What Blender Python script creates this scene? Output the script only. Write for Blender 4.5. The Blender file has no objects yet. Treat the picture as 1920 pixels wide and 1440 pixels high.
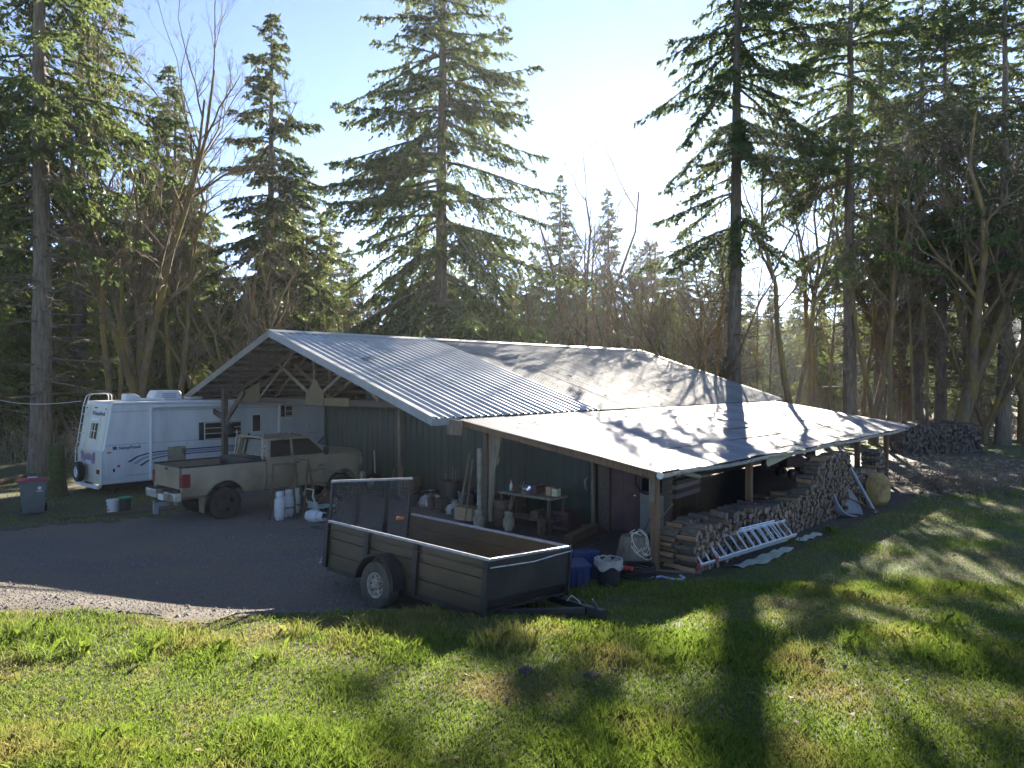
import bpy, bmesh, math, random
import numpy as np
from mathutils import Vector, Matrix
rng = np.random.default_rng(7)
random.seed(7)
sc = bpy.context.scene
C = sc.collection
# ------------------------------------------------------------------ camera, sky, sun, exposure
HAZE = .00022
HC, FPX, YH = 4.0, 1363.0, 709.0
cd = bpy.data.cameras.new('camera'); cam = bpy.data.objects.new('camera', cd); C.objects.link(cam)
cam.location = (0, 0, HC)
cam.rotation_euler = (math.radians(90) - math.atan((720 - YH) / FPX), 0, 0)
cd.sensor_fit = 'HORIZONTAL'; cd.angle = 2 * math.atan(960 / FPX); cd.clip_end = 3000; cd.clip_start = .1
sc.camera = cam
SX, SY = .76, 2.5                                   # sun direction (SX, SY, 1)
SUN = Vector((SX, SY, 1)).normalized()
sun_el = math.asin(SUN.z); sun_az = math.atan2(SUN.x, SUN.y)
w = bpy.data.worlds.new('World'); sc.world = w; w.use_nodes = True
nt = w.node_tree; bg = nt.nodes['Background']
sky = nt.nodes.new('ShaderNodeTexSky'); sky.sky_type = 'NISHITA'; sky.sun_disc = False
sky.sun_elevation = sun_el; sky.sun_rotation = sun_az; sky.altitude = 250; sky.air_density = .42; sky.dust_density = .015; sky.ozone_density = 1.6
nt.links.new(sky.outputs[0], bg.inputs[0]); bg.inputs[1].default_value = .065
sd = bpy.data.lights.new('sun', 'SUN'); so = bpy.data.objects.new('sun', sd); C.objects.link(so)
sd.energy = 5.0; sd.angle = math.radians(.53); sd.color = (1, .93, .82)
so.rotation_euler = (-SUN).to_track_quat('-Z', 'Y').to_euler(); so.location = (20, 60, 40)
vs = sc.view_settings; vs.view_transform = 'Standard'; vs.look = 'None'; vs.gamma = 1; vs.use_curve_mapping = False; vs.exposure = 2.75; vs.use_white_balance = True; vs.white_balance_temperature = 6900
cy = sc.cycles; cy.use_denoising = True; cy.max_bounces = 5; cy.diffuse_bounces = 3; cy.glossy_bounces = 2; cy.transmission_bounces = 3; cy.transparent_max_bounces = 4
cy.volume_bounces = 0; cy.volume_step_rate = 4; cy.sample_clamp_indirect = 6

# ------------------------------------------------------------------ materials
def lin(c): return tuple(c) + (1,) if len(c) == 3 else c
def material(name, c1, c2=None, rough=.7, metal=0, scale=4, bump=0, bscale=None, detail=6, spec=.4, c3=None, s3=.7, t3=(.5, .62), stretch=None, trans=0, coords='Object', rnd=0):
    m = bpy.data.materials.new(name); m.use_nodes = True
    n = m.node_tree.nodes; L = m.node_tree.links; b = n['Principled BSDF']
    b.inputs['Roughness'].default_value = rough; b.inputs['Metallic'].default_value = metal
    b.inputs['Specular IOR Level'].default_value = spec
    tc = n.new('ShaderNodeTexCoord'); src = tc.outputs[coords]
    if stretch:
        mp = n.new('ShaderNodeMapping'); mp.inputs['Scale'].default_value = stretch; L.new(src, mp.inputs[0]); src = mp.outputs[0]
    out = None
    if c2 is not None:
        nz = n.new('ShaderNodeTexNoise'); nz.inputs['Scale'].default_value = scale; nz.inputs['Detail'].default_value = detail; nz.inputs['Roughness'].default_value = .65
        L.new(src, nz.inputs[0])
        r = n.new('ShaderNodeValToRGB'); r.color_ramp.elements[0].position = .34; r.color_ramp.elements[1].position = .66
        r.color_ramp.elements[0].color = lin(c1); r.color_ramp.elements[1].color = lin(c2)
        L.new(nz.outputs[0], r.inputs[0]); out = r.outputs[0]
        if c3 is not None:
            nz3 = n.new('ShaderNodeTexNoise'); nz3.inputs['Scale'].default_value = s3; nz3.inputs['Detail'].default_value = 5; nz3.inputs['Roughness'].default_value = .6
            L.new(src, nz3.inputs[0])
            r3 = n.new('ShaderNodeMapRange'); r3.inputs[1].default_value = t3[0]; r3.inputs[2].default_value = t3[1]
            L.new(nz3.outputs[0], r3.inputs[0])
            mx = n.new('ShaderNodeMixRGB'); mx.inputs[2].default_value = lin(c3); L.new(r3.outputs[0], mx.inputs[0]); L.new(out, mx.inputs[1]); out = mx.outputs[0]
    if rnd:
        oi = n.new('ShaderNodeObjectInfo'); mr = n.new('ShaderNodeMapRange'); mr.inputs[3].default_value = 1 - rnd; mr.inputs[4].default_value = 1 + rnd
        L.new(oi.outputs['Random'], mr.inputs[0])
        hs = n.new('ShaderNodeHueSaturation'); L.new(mr.outputs[0], hs.inputs['Value'])
        if out is not None: L.new(out, hs.inputs['Color'])
        else: hs.inputs['Color'].default_value = lin(c1)
        out = hs.outputs[0]
    if out is not None: L.new(out, b.inputs['Base Color'])
    else: b.inputs['Base Color'].default_value = lin(c1)
    if bump:
        nb = n.new('ShaderNodeTexNoise'); nb.inputs['Scale'].default_value = bscale or scale * 4; nb.inputs['Detail'].default_value = 5
        L.new(src, nb.inputs[0]); bp = n.new('ShaderNodeBump'); bp.inputs['Strength'].default_value = bump; bp.inputs['Distance'].default_value = .03
        L.new(nb.outputs[0], bp.inputs['Height']); L.new(bp.outputs[0], b.inputs['Normal'])
    if trans:
        tl = n.new('ShaderNodeBsdfTranslucent'); ms = n.new('ShaderNodeMixShader'); ms.inputs[0].default_value = trans
        if out is not None: L.new(out, tl.inputs[0])
        else: tl.inputs[0].default_value = lin(c1)
        o = n['Material Output']; L.new(b.outputs[0], ms.inputs[1]); L.new(tl.outputs[0], ms.inputs[2]); L.new(ms.outputs[0], o.inputs[0])
    return m
M = {}
def dm(k, *a, **kw): M[k] = material(k, *a, **kw)
dm('soil', (.040, .032, .018), (.085, .070, .036), rough=.95, scale=1.2, bump=.7, bscale=18, c3=(.045, .065, .016), s3=.5, t3=(.42, .6))
dm('gravel', (.06, .056, .052), (.17, .155, .14), rough=.95, scale=34, bump=1.0, bscale=60, c3=(.15, .12, .085), s3=.5, t3=(.42, .66), detail=4)
dm('dirt', (.03, .024, .018), (.075, .06, .045), rough=.95, scale=5, bump=.8, bscale=30)
dm('litter', (.045, .036, .028), (.12, .095, .072), rough=.9, scale=9, bump=1, bscale=30, c3=(.06, .075, .02), s3=.5, t3=(.5, .65))
dm('grass', (.075, .14, .014), (.20, .26, .04), rough=.55, scale=16, trans=.45, spec=.25, c3=(.24, .205, .07), s3=.6, t3=(.50, .68), detail=3)
dm('needle', (.052, .080, .024), (.115, .145, .040), rough=.6, scale=.5, trans=.5, spec=.25, rnd=.22)
dm('needle_light', (.095, .13, .03), (.17, .19, .045), rough=.6, scale=.5, trans=.5, spec=.25, rnd=.2)
dm('needle_far', (.035, .06, .032), (.065, .095, .045), rough=.7, scale=.05, trans=.25, spec=.2)
dm('bark', (.065, .050, .038), (.17, .135, .10), rough=.95, scale=3, stretch=(3, 3, .5), bump=1, bscale=9, c3=(.13, .115, .06), s3=.6, t3=(.55, .75))
dm('mossbark', (.075, .052, .03), (.16, .115, .07), rough=.95, scale=3, stretch=(2, 2, .6), bump=1, bscale=9, c3=(.17, .115, .025), s3=.9, t3=(.44, .62))
dm('twig', (.12, .088, .062), (.22, .165, .11), rough=.9, scale=2)
dm('twig_pale', (.20, .155, .10), (.33, .26, .17), rough=.9, scale=2)
dm('galv_white', (.34, .35, .36), (.42, .43, .44), rough=.5, metal=.25, scale=1.1, spec=.4, stretch=(1, .25, 1), c3=(.26, .26, .25), s3=1.6, t3=(.55, .8), rnd=.07)
dm('galv_old', (.15, .155, .155), (.215, .22, .22), rough=.72, metal=.1, scale=1.6, spec=.25, stretch=(1, .3, 1), c3=(.125, .115, .10), s3=1.8, t3=(.52, .72), rnd=.12)
dm('galv_lean', (.150, .165, .190), (.215, .230, .260), rough=.55, metal=.15, scale=1.4, spec=.4, stretch=(1, .3, 1), c3=(.12, .12, .12), s3=2.0, t3=(.5, .74), rnd=.12)
dm('trim_metal', (.17, .175, .18), (.25, .255, .26), rough=.5, scale=2)
dm('fascia_left', (.13, .115, .095), (.19, .17, .14), rough=.6, scale=2)
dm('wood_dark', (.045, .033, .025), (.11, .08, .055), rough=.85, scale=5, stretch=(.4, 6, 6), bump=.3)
dm('wood_post', (.115, .062, .03), (.19, .11, .056), rough=.85, scale=4, stretch=(6, 6, .5), bump=.4, c3=(.07, .05, .035), s3=1.4, t3=(.5, .72))
dm('wood_pale', (.13, .098, .065), (.21, .165, .115), rough=.85, scale=4, stretch=(5, 5, .6), bump=.3, c3=(.08, .06, .045), s3=3, t3=(.5, .7))
dm('osb', (.095, .062, .03), (.19, .135, .07), rough=.9, scale=22, detail=3)
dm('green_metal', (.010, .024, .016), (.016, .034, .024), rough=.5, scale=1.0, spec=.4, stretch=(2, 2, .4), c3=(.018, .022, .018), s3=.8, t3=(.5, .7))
dm('maroon', (.06, .028, .028), (.09, .045, .04), rough=.7, scale=3)
dm('gutter', (.28, .27, .22), (.40, .39, .35), rough=.55, scale=3, c3=(.12, .10, .06), s3=4, t3=(.48, .66))
dm('white_pvc', (.17, .155, .12), (.25, .235, .19), rough=.6, scale=4, c3=(.12, .10, .07), s3=3, t3=(.5, .7))
dm('rv_white', (.46, .47, .48), (.54, .54, .54), rough=.36, scale=1.0, spec=.4, stretch=(1, 1, .3), c3=(.36, .36, .33), s3=1.3, t3=(.5, .8))
dm('rv_rear', (.42, .41, .34), (.50, .49, .44), rough=.45, scale=1.4, stretch=(1.5, 1.5, .25), c3=(.24, .24, .14), s3=1.5, t3=(.52, .8))
dm('rv_trim', (.55, .56, .57), (.66, .66, .67), rough=.45, scale=3)
dm('decal_blue', (.035, .05, .11), rough=.4)
dm('decal_grey', (.22, .25, .33), rough=.4)
dm('decal_purple', (.10, .08, .16), (.20, .16, .24), rough=.5, scale=5)
dm('decal_pink', (.50, .30, .24), rough=.5)
dm('glass_dark', (.008, .009, .010), rough=.12, spec=.18)
dm('screen_dark', (.010, .010, .012), rough=.5)
dm('truck_tan', (.195, .155, .105), (.255, .21, .145), rough=.34, scale=1.0, spec=.45, c3=(.095, .07, .04), s3=.9, t3=(.45, .74), bump=.06, bscale=1.5)
dm('truck_low', (.13, .10, .07), (.22, .18, .13), rough=.75, scale=3)
dm('chrome_dirty', (.42, .40, .36), (.58, .56, .52), rough=.35, metal=.7, scale=4, c3=(.16, .12, .08), s3=3, t3=(.45, .7))
dm('black_plastic', (.012, .012, .013), (.022, .022, .022), rough=.6, scale=5)
dm('rubber', (.010, .010, .010), (.025, .024, .022), rough=.85, scale=8)
dm('rubber_dusty', (.035, .032, .026), (.075, .068, .052), rough=.9, scale=7)
dm('rim_dark', (.02, .02, .02), (.05, .05, .05), rough=.4, metal=.6, scale=6)
dm('rim_rust', (.30, .27, .20), (.45, .43, .38), rough=.6, metal=.2, scale=7, c3=(.16, .10, .05), s3=6, t3=(.45, .62))
dm('rim_white', (.68, .68, .68), rough=.4)
dm('tail_red', (.10, .012, .014), (.16, .02, .02), rough=.25, scale=6)
dm('amber', (.5, .16, .03), rough=.3)
dm('red', (.45, .04, .04), rough=.5)
dm('trailer_brown', (.036, .025, .014), (.062, .044, .025), rough=.33, scale=1.1, spec=.5, stretch=(1, 1, 1.6), c3=(.045, .042, .02), s3=1.2, t3=(.48, .7), bump=.25, bscale=2.5)
dm('trailer_black', (.010, .010, .011), (.020, .020, .021), rough=.45, scale=2, spec=.4, c3=(.04, .034, .028), s3=1.5, t3=(.55, .8), bump=.2, bscale=2.5)
dm('rail_grey', (.20, .21, .24), (.34, .35, .38), rough=.35, metal=.4, scale=6)
dm('mesh_dark', (.05, .05, .055), (.10, .10, .105), rough=.5, metal=.3, scale=6)
dm('aluminium', (.62, .66, .72), (.74, .77, .80), rough=.35, metal=.55, scale=5)
dm('rust', (.055, .035, .025), (.13, .07, .04), rough=.85, scale=7)
dm('log_bark', (.055, .042, .034), (.12, .095, .078), rough=.95, scale=8, bump=.6, rnd=.4)
dm('log_split', (.16, .09, .045), (.27, .165, .085), rough=.85, scale=7, stretch=(6, .7, 6), rnd=.45)
dm('log_end', (.12, .085, .065), (.23, .17, .125), rough=.9, scale=14, rnd=.5)
dm('bin_grey', (.075, .085, .08), (.10, .11, .105), rough=.5, scale=3, c3=(.09, .075, .055), s3=1.8, t3=(.55, .8))
dm('bin_lid', (.20, .025, .035), (.26, .04, .05), rough=.5, scale=3)
dm('white_plastic', (.44, .44, .41), (.52, .52, .48), rough=.5, scale=3)
dm('green_lid', (.015, .20, .09), rough=.45)
dm('dark_green', (.02, .035, .03), rough=.6)
dm('tank_white', (.38, .39, .39), (.46, .47, .46), rough=.5, scale=5, c3=(.20, .14, .09), s3=3.5, t3=(.52, .68))
dm('tank_beige', (.22, .195, .13), (.30, .265, .19), rough=.6, scale=5, c3=(.12, .08, .05), s3=5, t3=(.5, .65))
dm('teal', (.02, .08, .10), rough=.55)
dm('blue_tote', (.008, .022, .085), (.014, .034, .11), rough=.6, scale=4, c3=(.04, .04, .05), s3=4, t3=(.5, .7))
dm('liner', (.24, .22, .19), (.36, .33, .29), rough=.7, scale=5, bump=.5)
dm('pale_blue', (.40, .52, .74), rough=.45)
dm('cardboard', (.28, .18, .10), (.34, .23, .13), rough=.9, scale=4)
dm('rope', (.50, .49, .38), (.62, .6, .48), rough=.9, scale=20)
dm('silver', (.65, .66, .68), rough=.2, metal=.9)
dm('fibreglass', (.28, .33, .28), (.40, .45, .38), rough=.6, scale=4)
dm('barrow_yellow', (.26, .17, .055), (.34, .23, .08), rough=.7, scale=4, c3=(.12, .06, .03), s3=2.5, t3=(.5, .7))
dm('barrow_grey', (.22, .23, .24), (.32, .34, .36), rough=.5, scale=4, c3=(.14, .09, .06), s3=2, t3=(.5, .7))
dm('canvas', (.34, .31, .20), (.44, .40, .27), rough=.9, scale=5)
dm('cabinet', (.24, .19, .18), (.30, .25, .23), rough=.7, scale=3)
dm('leaf_dry', (.07, .045, .025), (.19, .135, .08), rough=.85, scale=40)
dm('rock', (.025, .021, .018), (.06, .053, .045), rough=.95, scale=6, bump=.8)
dm('moss', (.028, .038, .010), (.065, .075, .02), rough=1, scale=7, bump=1, c3=(.06, .045, .03), s3=2, t3=(.5, .7))
dm('cable', (.5, .5, .5), rough=.5)
dm('orange', (.55, .13, .04), rough=.6)

# ------------------------------------------------------------------ helpers
U1 = np.array([.673, .740]); V1 = np.array([-.740, .673])     # barn length axis, barn width axis
BARN_ROT = math.atan2(.740, .673)
def W(u, v): return (U1[0] * u + V1[0] * v, U1[1] * u + V1[1] * v)
def sst(a, b, x):
    t = np.clip((np.asarray(x, float) - a) / (b - a), 0, 1); return t * t * (3 - 2 * t)
def gh(X, Y):
    X = np.asarray(X, float); Y = np.asarray(Y, float)
    k = sst(0, 4, X)
    bank = .33 * (sst(12.8, 11.0, Y) * (1 - k) + sst(14.6, 10.6, Y) * k) + .05 * np.clip(11 - Y, 0, 6)
    left = .50 * sst(-4, -10, X) * sst(17.5, 12.2, Y) * (1 - .4 * sst(11, 8, Y))
    dip = -.2 * np.exp(-((X + 13) ** 2 / 40 + (Y - 28) ** 2 / 40))
    bumps = .02 * np.sin(X * 1.3 + Y * .7) * np.sin(Y * 1.1 - X * .4)
    far = -.02 * np.clip(Y - 45, 0, 60)
    return bank + left + dip + bumps * sst(16, 20, np.hypot(X - 2, Y - 22)) + far
def G(px, py, dz=0):
    r = (px - 960) / FPX; z = 0.
    for _ in range(12):
        Y = (HC - z) * FPX / (py - YH); z = float(gh(r * Y, Y))
    return Vector((r * Y, Y, z + dz))
def at(px, py, Y): return Vector(((px - 960) / FPX * Y, Y, HC - (py - YH) / FPX * Y))

def link(o, parent=None):
    C.objects.link(o)
    if parent is not None: o.parent = parent
    return o
def tag(o, label=None, cat=None, group=None, kind=None):
    if label: o['label'] = label
    if cat: o['category'] = cat
    if group: o['group'] = group
    if kind: o['kind'] = kind
    return o
def thing(name, label, cat, loc=(0, 0, 0), rz=0, group=None):
    o = bpy.data.objects.new(name, None); o.empty_display_size = .2; C.objects.link(o)
    o.location = loc; o.rotation_euler = (0, 0, rz)
    return tag(o, label, cat, group)
def fast_mesh(name, V, F, mats=(), smooth=False, midx=None):
    """V (n,3); F (m,k) array of one polygon size, or list of such arrays"""
    me = bpy.data.meshes.new(name)
    Fs = F if isinstance(F, list) else [F]
    Fs = [np.asarray(f, np.int32) for f in Fs if len(f)]
    V = np.asarray(V, np.float32)
    me.vertices.add(len(V)); me.vertices.foreach_set('co', V.ravel())
    tot = np.concatenate([np.full(len(f), f.shape[1], np.int32) for f in Fs]); st = np.concatenate([[0], np.cumsum(tot)[:-1]]).astype(np.int32)
    me.loops.add(int(tot.sum())); me.loops.foreach_set('vertex_index', np.concatenate([f.ravel() for f in Fs]))
    me.polygons.add(len(tot)); me.polygons.foreach_set('loop_start', st)
    for m in mats: me.materials.append(m)
    if midx is not None: me.polygons.foreach_set('material_index', np.asarray(midx, np.int32))
    if smooth: me.polygons.foreach_set('use_smooth', np.ones(len(tot), bool))
    me.update(calc_edges=True); me.validate()
    return me
class MB:
    def __init__(s, off=(0, 0, 0)): s.v = []; s.f = []; s.m = []; s.off = off
    def add(s, vs_, fs, mi=0):
        b = len(s.v); s.v += [tuple(x) for x in vs_]; s.f += [tuple(i + b for i in f) for f in fs]; s.m += [mi] * len(fs); return s
    def hexa(s, p, mi=0):   # 8 corners: 4 bottom ccw, 4 top ccw
        return s.add(p, [(3, 2, 1, 0), (4, 5, 6, 7), (0, 1, 5, 4), (1, 2, 6, 5), (2, 3, 7, 6), (3, 0, 4, 7)], mi)
    def box(s, x0, x1, y0, y1, z0, z1, mi=0):
        return s.hexa([(x0, y0, z0), (x1, y0, z0), (x1, y1, z0), (x0, y1, z0), (x0, y0, z1), (x1, y0, z1), (x1, y1, z1), (x0, y1, z1)], mi)
    def bar(s, a, b, wd, ht, up=(0, 0, 1), mi=0):
        a = Vector(a); b = Vector(b); d = (b - a).normalized(); up = Vector(up)
        x = d.cross(up)
        if x.length < 1e-4: x = d.cross(Vector((1, 0, 0)))
        x.normalize(); y = x.cross(d)
        c = [(-.5, -.5), (.5, -.5), (.5, .5), (-.5, .5)]
        return s.hexa([a + x * p * wd + y * q * ht for p, q in c] + [b + x * p * wd + y * q * ht for p, q in c], mi)
    def cyl(s, a, b, r0, r1=None, n=12, mi=0):
        return s.tube([a, b], [r0, r0 if r1 is None else r1], n, mi)
    def tube(s, pts, r, n=8, mi=0, closed=False):
        pts = [Vector(p) for p in pts]; k = len(pts); r = [r] * k if not hasattr(r, '__len__') else r
        vs_ = []; x = None
        for i, p in enumerate(pts):
            if closed: d = pts[(i + 1) % k] - pts[i - 1]
            else: d = pts[min(i + 1, k - 1)] - pts[max(i - 1, 0)]
            d.normalize()
            if x is None:
                x = d.orthogonal().normalized()
            x = (x - d * x.dot(d))
            if x.length < 1e-5: x = d.orthogonal()
            x.normalize(); y = d.cross(x)
            vs_ += [p + (x * math.cos(t) + y * math.sin(t)) * r[i] for t in [2 * math.pi * j / n for j in range(n)]]
        fs = []
        for i in range(k if closed else k - 1):
            i2 = (i + 1) % k
            fs += [(i * n + j, i * n + (j + 1) % n, i2 * n + (j + 1) % n, i2 * n + j) for j in range(n)]
        if not closed: fs += [tuple(range(n - 1, -1, -1)), tuple((k - 1) * n + j for j in range(n))]
        return s.add(vs_, fs, mi)
    def lathe(s, prof, c=(0, 0, 0), axis=(0, 0, 1), n=20, mi=0, cap=True):
        a = Vector(axis).normalized(); x = a.orthogonal().normalized(); y = a.cross(x); c = Vector(c)
        vs_ = [c + a * z + (x * math.cos(2 * math.pi * j / n) + y * math.sin(2 * math.pi * j / n)) * r for r, z in prof for j in range(n)]
        fs = [(i * n + j, i * n + (j + 1) % n, (i + 1) * n + (j + 1) % n, (i + 1) * n + j) for i in range(len(prof) - 1) for j in range(n)]
        if cap: fs += [tuple(range(n - 1, -1, -1)), tuple((len(prof) - 1) * n + j for j in range(n))]
        return s.add(vs_, fs, mi)
    def prism(s, poly, o, ax, ay, depth, mi=0):
        o = Vector(o); ax = Vector(ax); ay = Vector(ay); nrm = ax.cross(ay).normalized() * depth; n = len(poly)
        a = [o + ax * p + ay * q for p, q in poly]
        return s.add(a + [p + nrm for p in a], [tuple(range(n - 1, -1, -1)), tuple(range(n, 2 * n))] + [(i, (i + 1) % n, n + (i + 1) % n, n + i) for i in range(n)], mi)
    def sheet(s, rows, th=None, mi=0):   # rows: list of rows of points
        m_, n = len(rows), len(rows[0]); a = [Vector(p) for r in rows for p in r]
        q = [(i * n + j, i * n + j + 1, (i + 1) * n + j + 1, (i + 1) * n + j) for i in range(m_ - 1) for j in range(n - 1)]
        if th is None: return s.add(a, q, mi)
        t = Vector(th); k = len(a); e = []
        for j in range(n - 1): e += [(j + 1, j, k + j, k + j + 1), ((m_ - 1) * n + j, (m_ - 1) * n + j + 1, k + (m_ - 1) * n + j + 1, k + (m_ - 1) * n + j)]
        for i in range(m_ - 1): e += [(i * n, (i + 1) * n, k + (i + 1) * n, k + i * n), ((i + 1) * n + n - 1, i * n + n - 1, k + i * n + n - 1, k + (i + 1) * n + n - 1)]
        return s.add(a + [p + t for p in a], q + [tuple(k + i for i in reversed(f)) for f in q] + e, mi)
    def build(s, name, mat, parent=None, smooth=False, bevel=0, seg=2, recalc=True):
        me = bpy.data.meshes.new(name); ox, oy, oz = s.off
        me.from_pydata([(x - ox, y - oy, z - oz) for x, y, z in s.v], [], s.f)
        for m_ in (mat if isinstance(mat, (list, tuple)) else [mat]): me.materials.append(M[m_])
        me.polygons.foreach_set('material_index', s.m)
        if recalc:
            bm = bmesh.new(); bm.from_mesh(me); bmesh.ops.recalc_face_normals(bm, faces=bm.faces); bm.to_mesh(me); bm.free()
        if smooth:
            me.polygons.foreach_set('use_smooth', [True] * len(me.polygons))
            me.set_sharp_from_angle(angle=math.radians(40))
        o = link(bpy.data.objects.new(name, me), parent)
        if bevel:
            b = o.modifiers.new('bevel', 'BEVEL'); b.width = bevel; b.segments = seg; b.limit_method = 'ANGLE'; b.angle_limit = math.radians(35)
        return o
def text_part(txt, size, mat, parent, origin, ax, ay, ext=.003, shear=0.0, name='lettering'):
    cu = bpy.data.curves.new('t', 'FONT'); cu.body = txt; cu.size = size; cu.extrude = ext; cu.shear = shear; cu.offset = .004 * size / .15
    t = bpy.data.objects.new('t', cu); C.objects.link(t)
    dg = bpy.context.evaluated_depsgraph_get(); me = bpy.data.meshes.new_from_object(t.evaluated_get(dg))
    bpy.data.objects.remove(t)
    me.materials.clear(); me.materials.append(M[mat])
    ax = Vector(ax); ay = Vector(ay); az = ax.cross(ay)
    me.transform(Matrix.Translation(Vector(origin)) @ Matrix((ax, ay, az)).transposed().to_4x4())
    return link(bpy.data.objects.new(name, me), parent)
def copy_tree(o, parent=None):
    c = o.copy(); C.objects.link(c); c.parent = parent
    for ch in list(o.children): copy_tree(ch, c)
    return c
# ------------------------------------------------------------------ ground, driveway, floor, hills
def axis(parts): return np.unique(np.concatenate([np.linspace(a, b, n) for a, b, n in parts]))
gx = axis([(-420, -60, 14), (-60, -20, 21), (-20, 22, 140), (22, 60, 20), (60, 420, 14)])
gy = axis([(-60, 4, 10), (4, 20, 70), (20, 46, 66), (46, 110, 24), (110, 700, 14)])
def grid_mesh(name, xs, ys, zf, mat, smooth=True):
    Xg, Yg = np.meshgrid(xs, ys); Z = zf(Xg, Yg); n = len(xs); m_ = len(ys)
    V = np.stack([Xg.ravel(), Yg.ravel(), Z.ravel()], 1)
    i, j = np.meshgrid(np.arange(m_ - 1), np.arange(n - 1), indexing='ij'); a = (i * n + j).ravel()
    return fast_mesh(name, V, np.stack([a, a + 1, a + n + 1, a + n], 1), [mat], smooth)
tag(link(bpy.data.objects.new('ground', grid_mesh('ground', gx, gy, gh, M['soil']))), kind='structure')
def patch(name, outline, mat, dz, kind='structure', step=.22, jag=.25):
    """sheet following the ground inside a ragged outline"""
    pts = np.array(outline, float); x0, y0 = pts.min(0) - .5; x1, y1 = pts.max(0) + .5
    xs = np.arange(x0, x1, step); ys = np.arange(y0, y1, step); Xg, Yg = np.meshgrid(xs, ys)
    def inside(px, py):
        c = np.zeros(px.shape, bool); n = len(pts)
        for i in range(n):
            xa, ya = pts[i]; xb, yb = pts[(i + 1) % n]
            hit = ((ya > py) != (yb > py)) & (px < (xb - xa) * (py - ya) / (yb - ya + 1e-12) + xa); c ^= hit
        return c
    wob = jag * (np.sin(Xg * 1.9 + Yg * 2.7) + .7 * np.sin(Xg * 4.1 - Yg * 3.3) + .5 * np.sin(Xg * 8.3 + Yg * 7.1))
    ok = inside(Xg + wob * .6, Yg + wob)
    V = np.stack([Xg.ravel(), Yg.ravel(), gh(Xg, Yg).ravel() + dz], 1); n = len(xs)
    f = (ok[:-1, :-1] & ok[1:, :-1] & ok[:-1, 1:] & ok[1:, 1:]); i, j = np.nonzero(f); a = i * n + j
    F = np.stack([a, a + 1, a + n + 1, a + n], 1); us, inv = np.unique(F, return_inverse=True)
    return tag(link(bpy.data.objects.new(name, fast_mesh(name, V[us], inv.reshape(-1, 4), [M[mat]], True))), kind=kind)
DRIVE = [tuple(G(-420, 1150)[:2]), tuple(G(-150, 1150)[:2]), tuple(G(0, 1156)[:2]), tuple(G(250, 1160)[:2]), tuple(G(480, 1160)[:2]), tuple(G(640, 1152)[:2]), (-1.5, 12.5), (-.3, 14.4), (-.6, 16.2), W(13.5, 15),
         W(15.6, 14.2), W(15.6, 25.5), W(11.5, 26.3), tuple(G(330, 968)[:2]), tuple(G(120, 985)[:2]), tuple(G(0, 990)[:2]), tuple(G(-400, 1000)[:2])]
patch('gravel_driveway', DRIVE, 'gravel', .012, step=.13, jag=.33)
FLOOR = [W(12.7, 15.4), W(12.8, 11.6), W(12.3, 8.6), W(13.0, 6.9), W(18, 6.4), W(25, 6.2), W(33, 6.6), W(39, 8), W(40, 15), W(33, 14.6), W(15.9, 14.6)]
patch('dirt_floor', FLOOR, 'dirt', .010)
YARD = [W(27, 6.0), W(30, 5.0), W(36, 4.2), W(42, 3.6), W(45, 8), W(40, 15.5), W(33, 9)]
patch('leaf_litter_yard', YARD, 'litter', .014, jag=.5)
def hillz(X, Y):
    r = np.hypot(X, Y); base = gh(X, Y)
    rise = 34 * sst(120, 420, r) * (.55 + .45 * sst(-60, -160, X) + .45 * sst(60, 240, X)) + 5 * np.sin(X * .021 + 1) * sst(150, 320, r) + 5 * np.sin(X * .047 + Y * .02) * sst(150, 320, r)
    return base - 2.2 + rise
hx = axis([(-420, 420, 60)]); hy = axis([(105, 690, 40)])
dm('hill_soil', (.04, .055, .025), (.09, .085, .045), rough=1, scale=.05)
tag(link(bpy.data.objects.new('hills', grid_mesh('hills', hx, hy, hillz, M['hill_soil']))), kind='structure')

# ------------------------------------------------------------------ pole barn
UG, RV_, RZ = 12.9, 23.0, 5.61                     # gable plane, ridge line, ridge height
VR, ZR, VL, ZL = 14.6, 2.92, 31.3, 2.68            # right eave, left eave
UF = 36.3                                          # far gable
B0 = (13.0, 14.0, 0)
barn = thing('pole_barn', 'open-fronted pole barn with wide metal gable roof, lean-to and dark green walls', 'barn', W(13, 14) + (0,), BARN_ROT)
def bmb(): return MB(B0)
def roof_z(v): return RZ - (v - RV_) / (VL - RV_) * (RZ - ZL) if v > RV_ else RZ - (RV_ - v) / (RV_ - VR) * (RZ - ZR)
def lean_z(v): return 2.10 + (v - 7.6) / 7.1 * .78
def lean_u(t, v):                                   # t 0..1 along the lean-to length
    k = (v - 7.6) / 7.1; a = 12.75 + 1.05 * k; b = 32.2 + 3.1 * k; return a + (b - a) * t
def rib_profile(width, ribs, rw, rh, wave=False):
    if wave:
        n = ribs * 6; return [(width * i / n, rh * .5 * (1 - math.cos(2 * math.pi * ribs * i / n))) for i in range(n + 1)]
    p = []; st = width / ribs
    for k in range(ribs):
        c = st * (k + .5)
        p += [(st * k, 0), (c - rw, 0), (c - rw * .45, rh), (c + rw * .45, rh), (c + rw, 0)]
    return p + [(width, 0)]
def roof_sheet(name, prof, u0, va, za, vb, zb, mat, parent=barn, jit=0):
    mb = bmb(); rows = []
    for k in range(4):
        t = k / 3; v = va + (vb - va) * t; z = za + (zb - za) * t
        rows.append([(u0 + p, v, z + q + (jit * math.sin(k * 2.1 + u0) if 0 < k < 3 else 0)) for p, q in prof])
    mb.sheet(rows, (0, 0, -.006)); return mb.build(name, mat, parent)
near_w = (20.5 - UG) / 8
pn = rib_profile(near_w - .004, 3, .05, .042)
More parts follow.
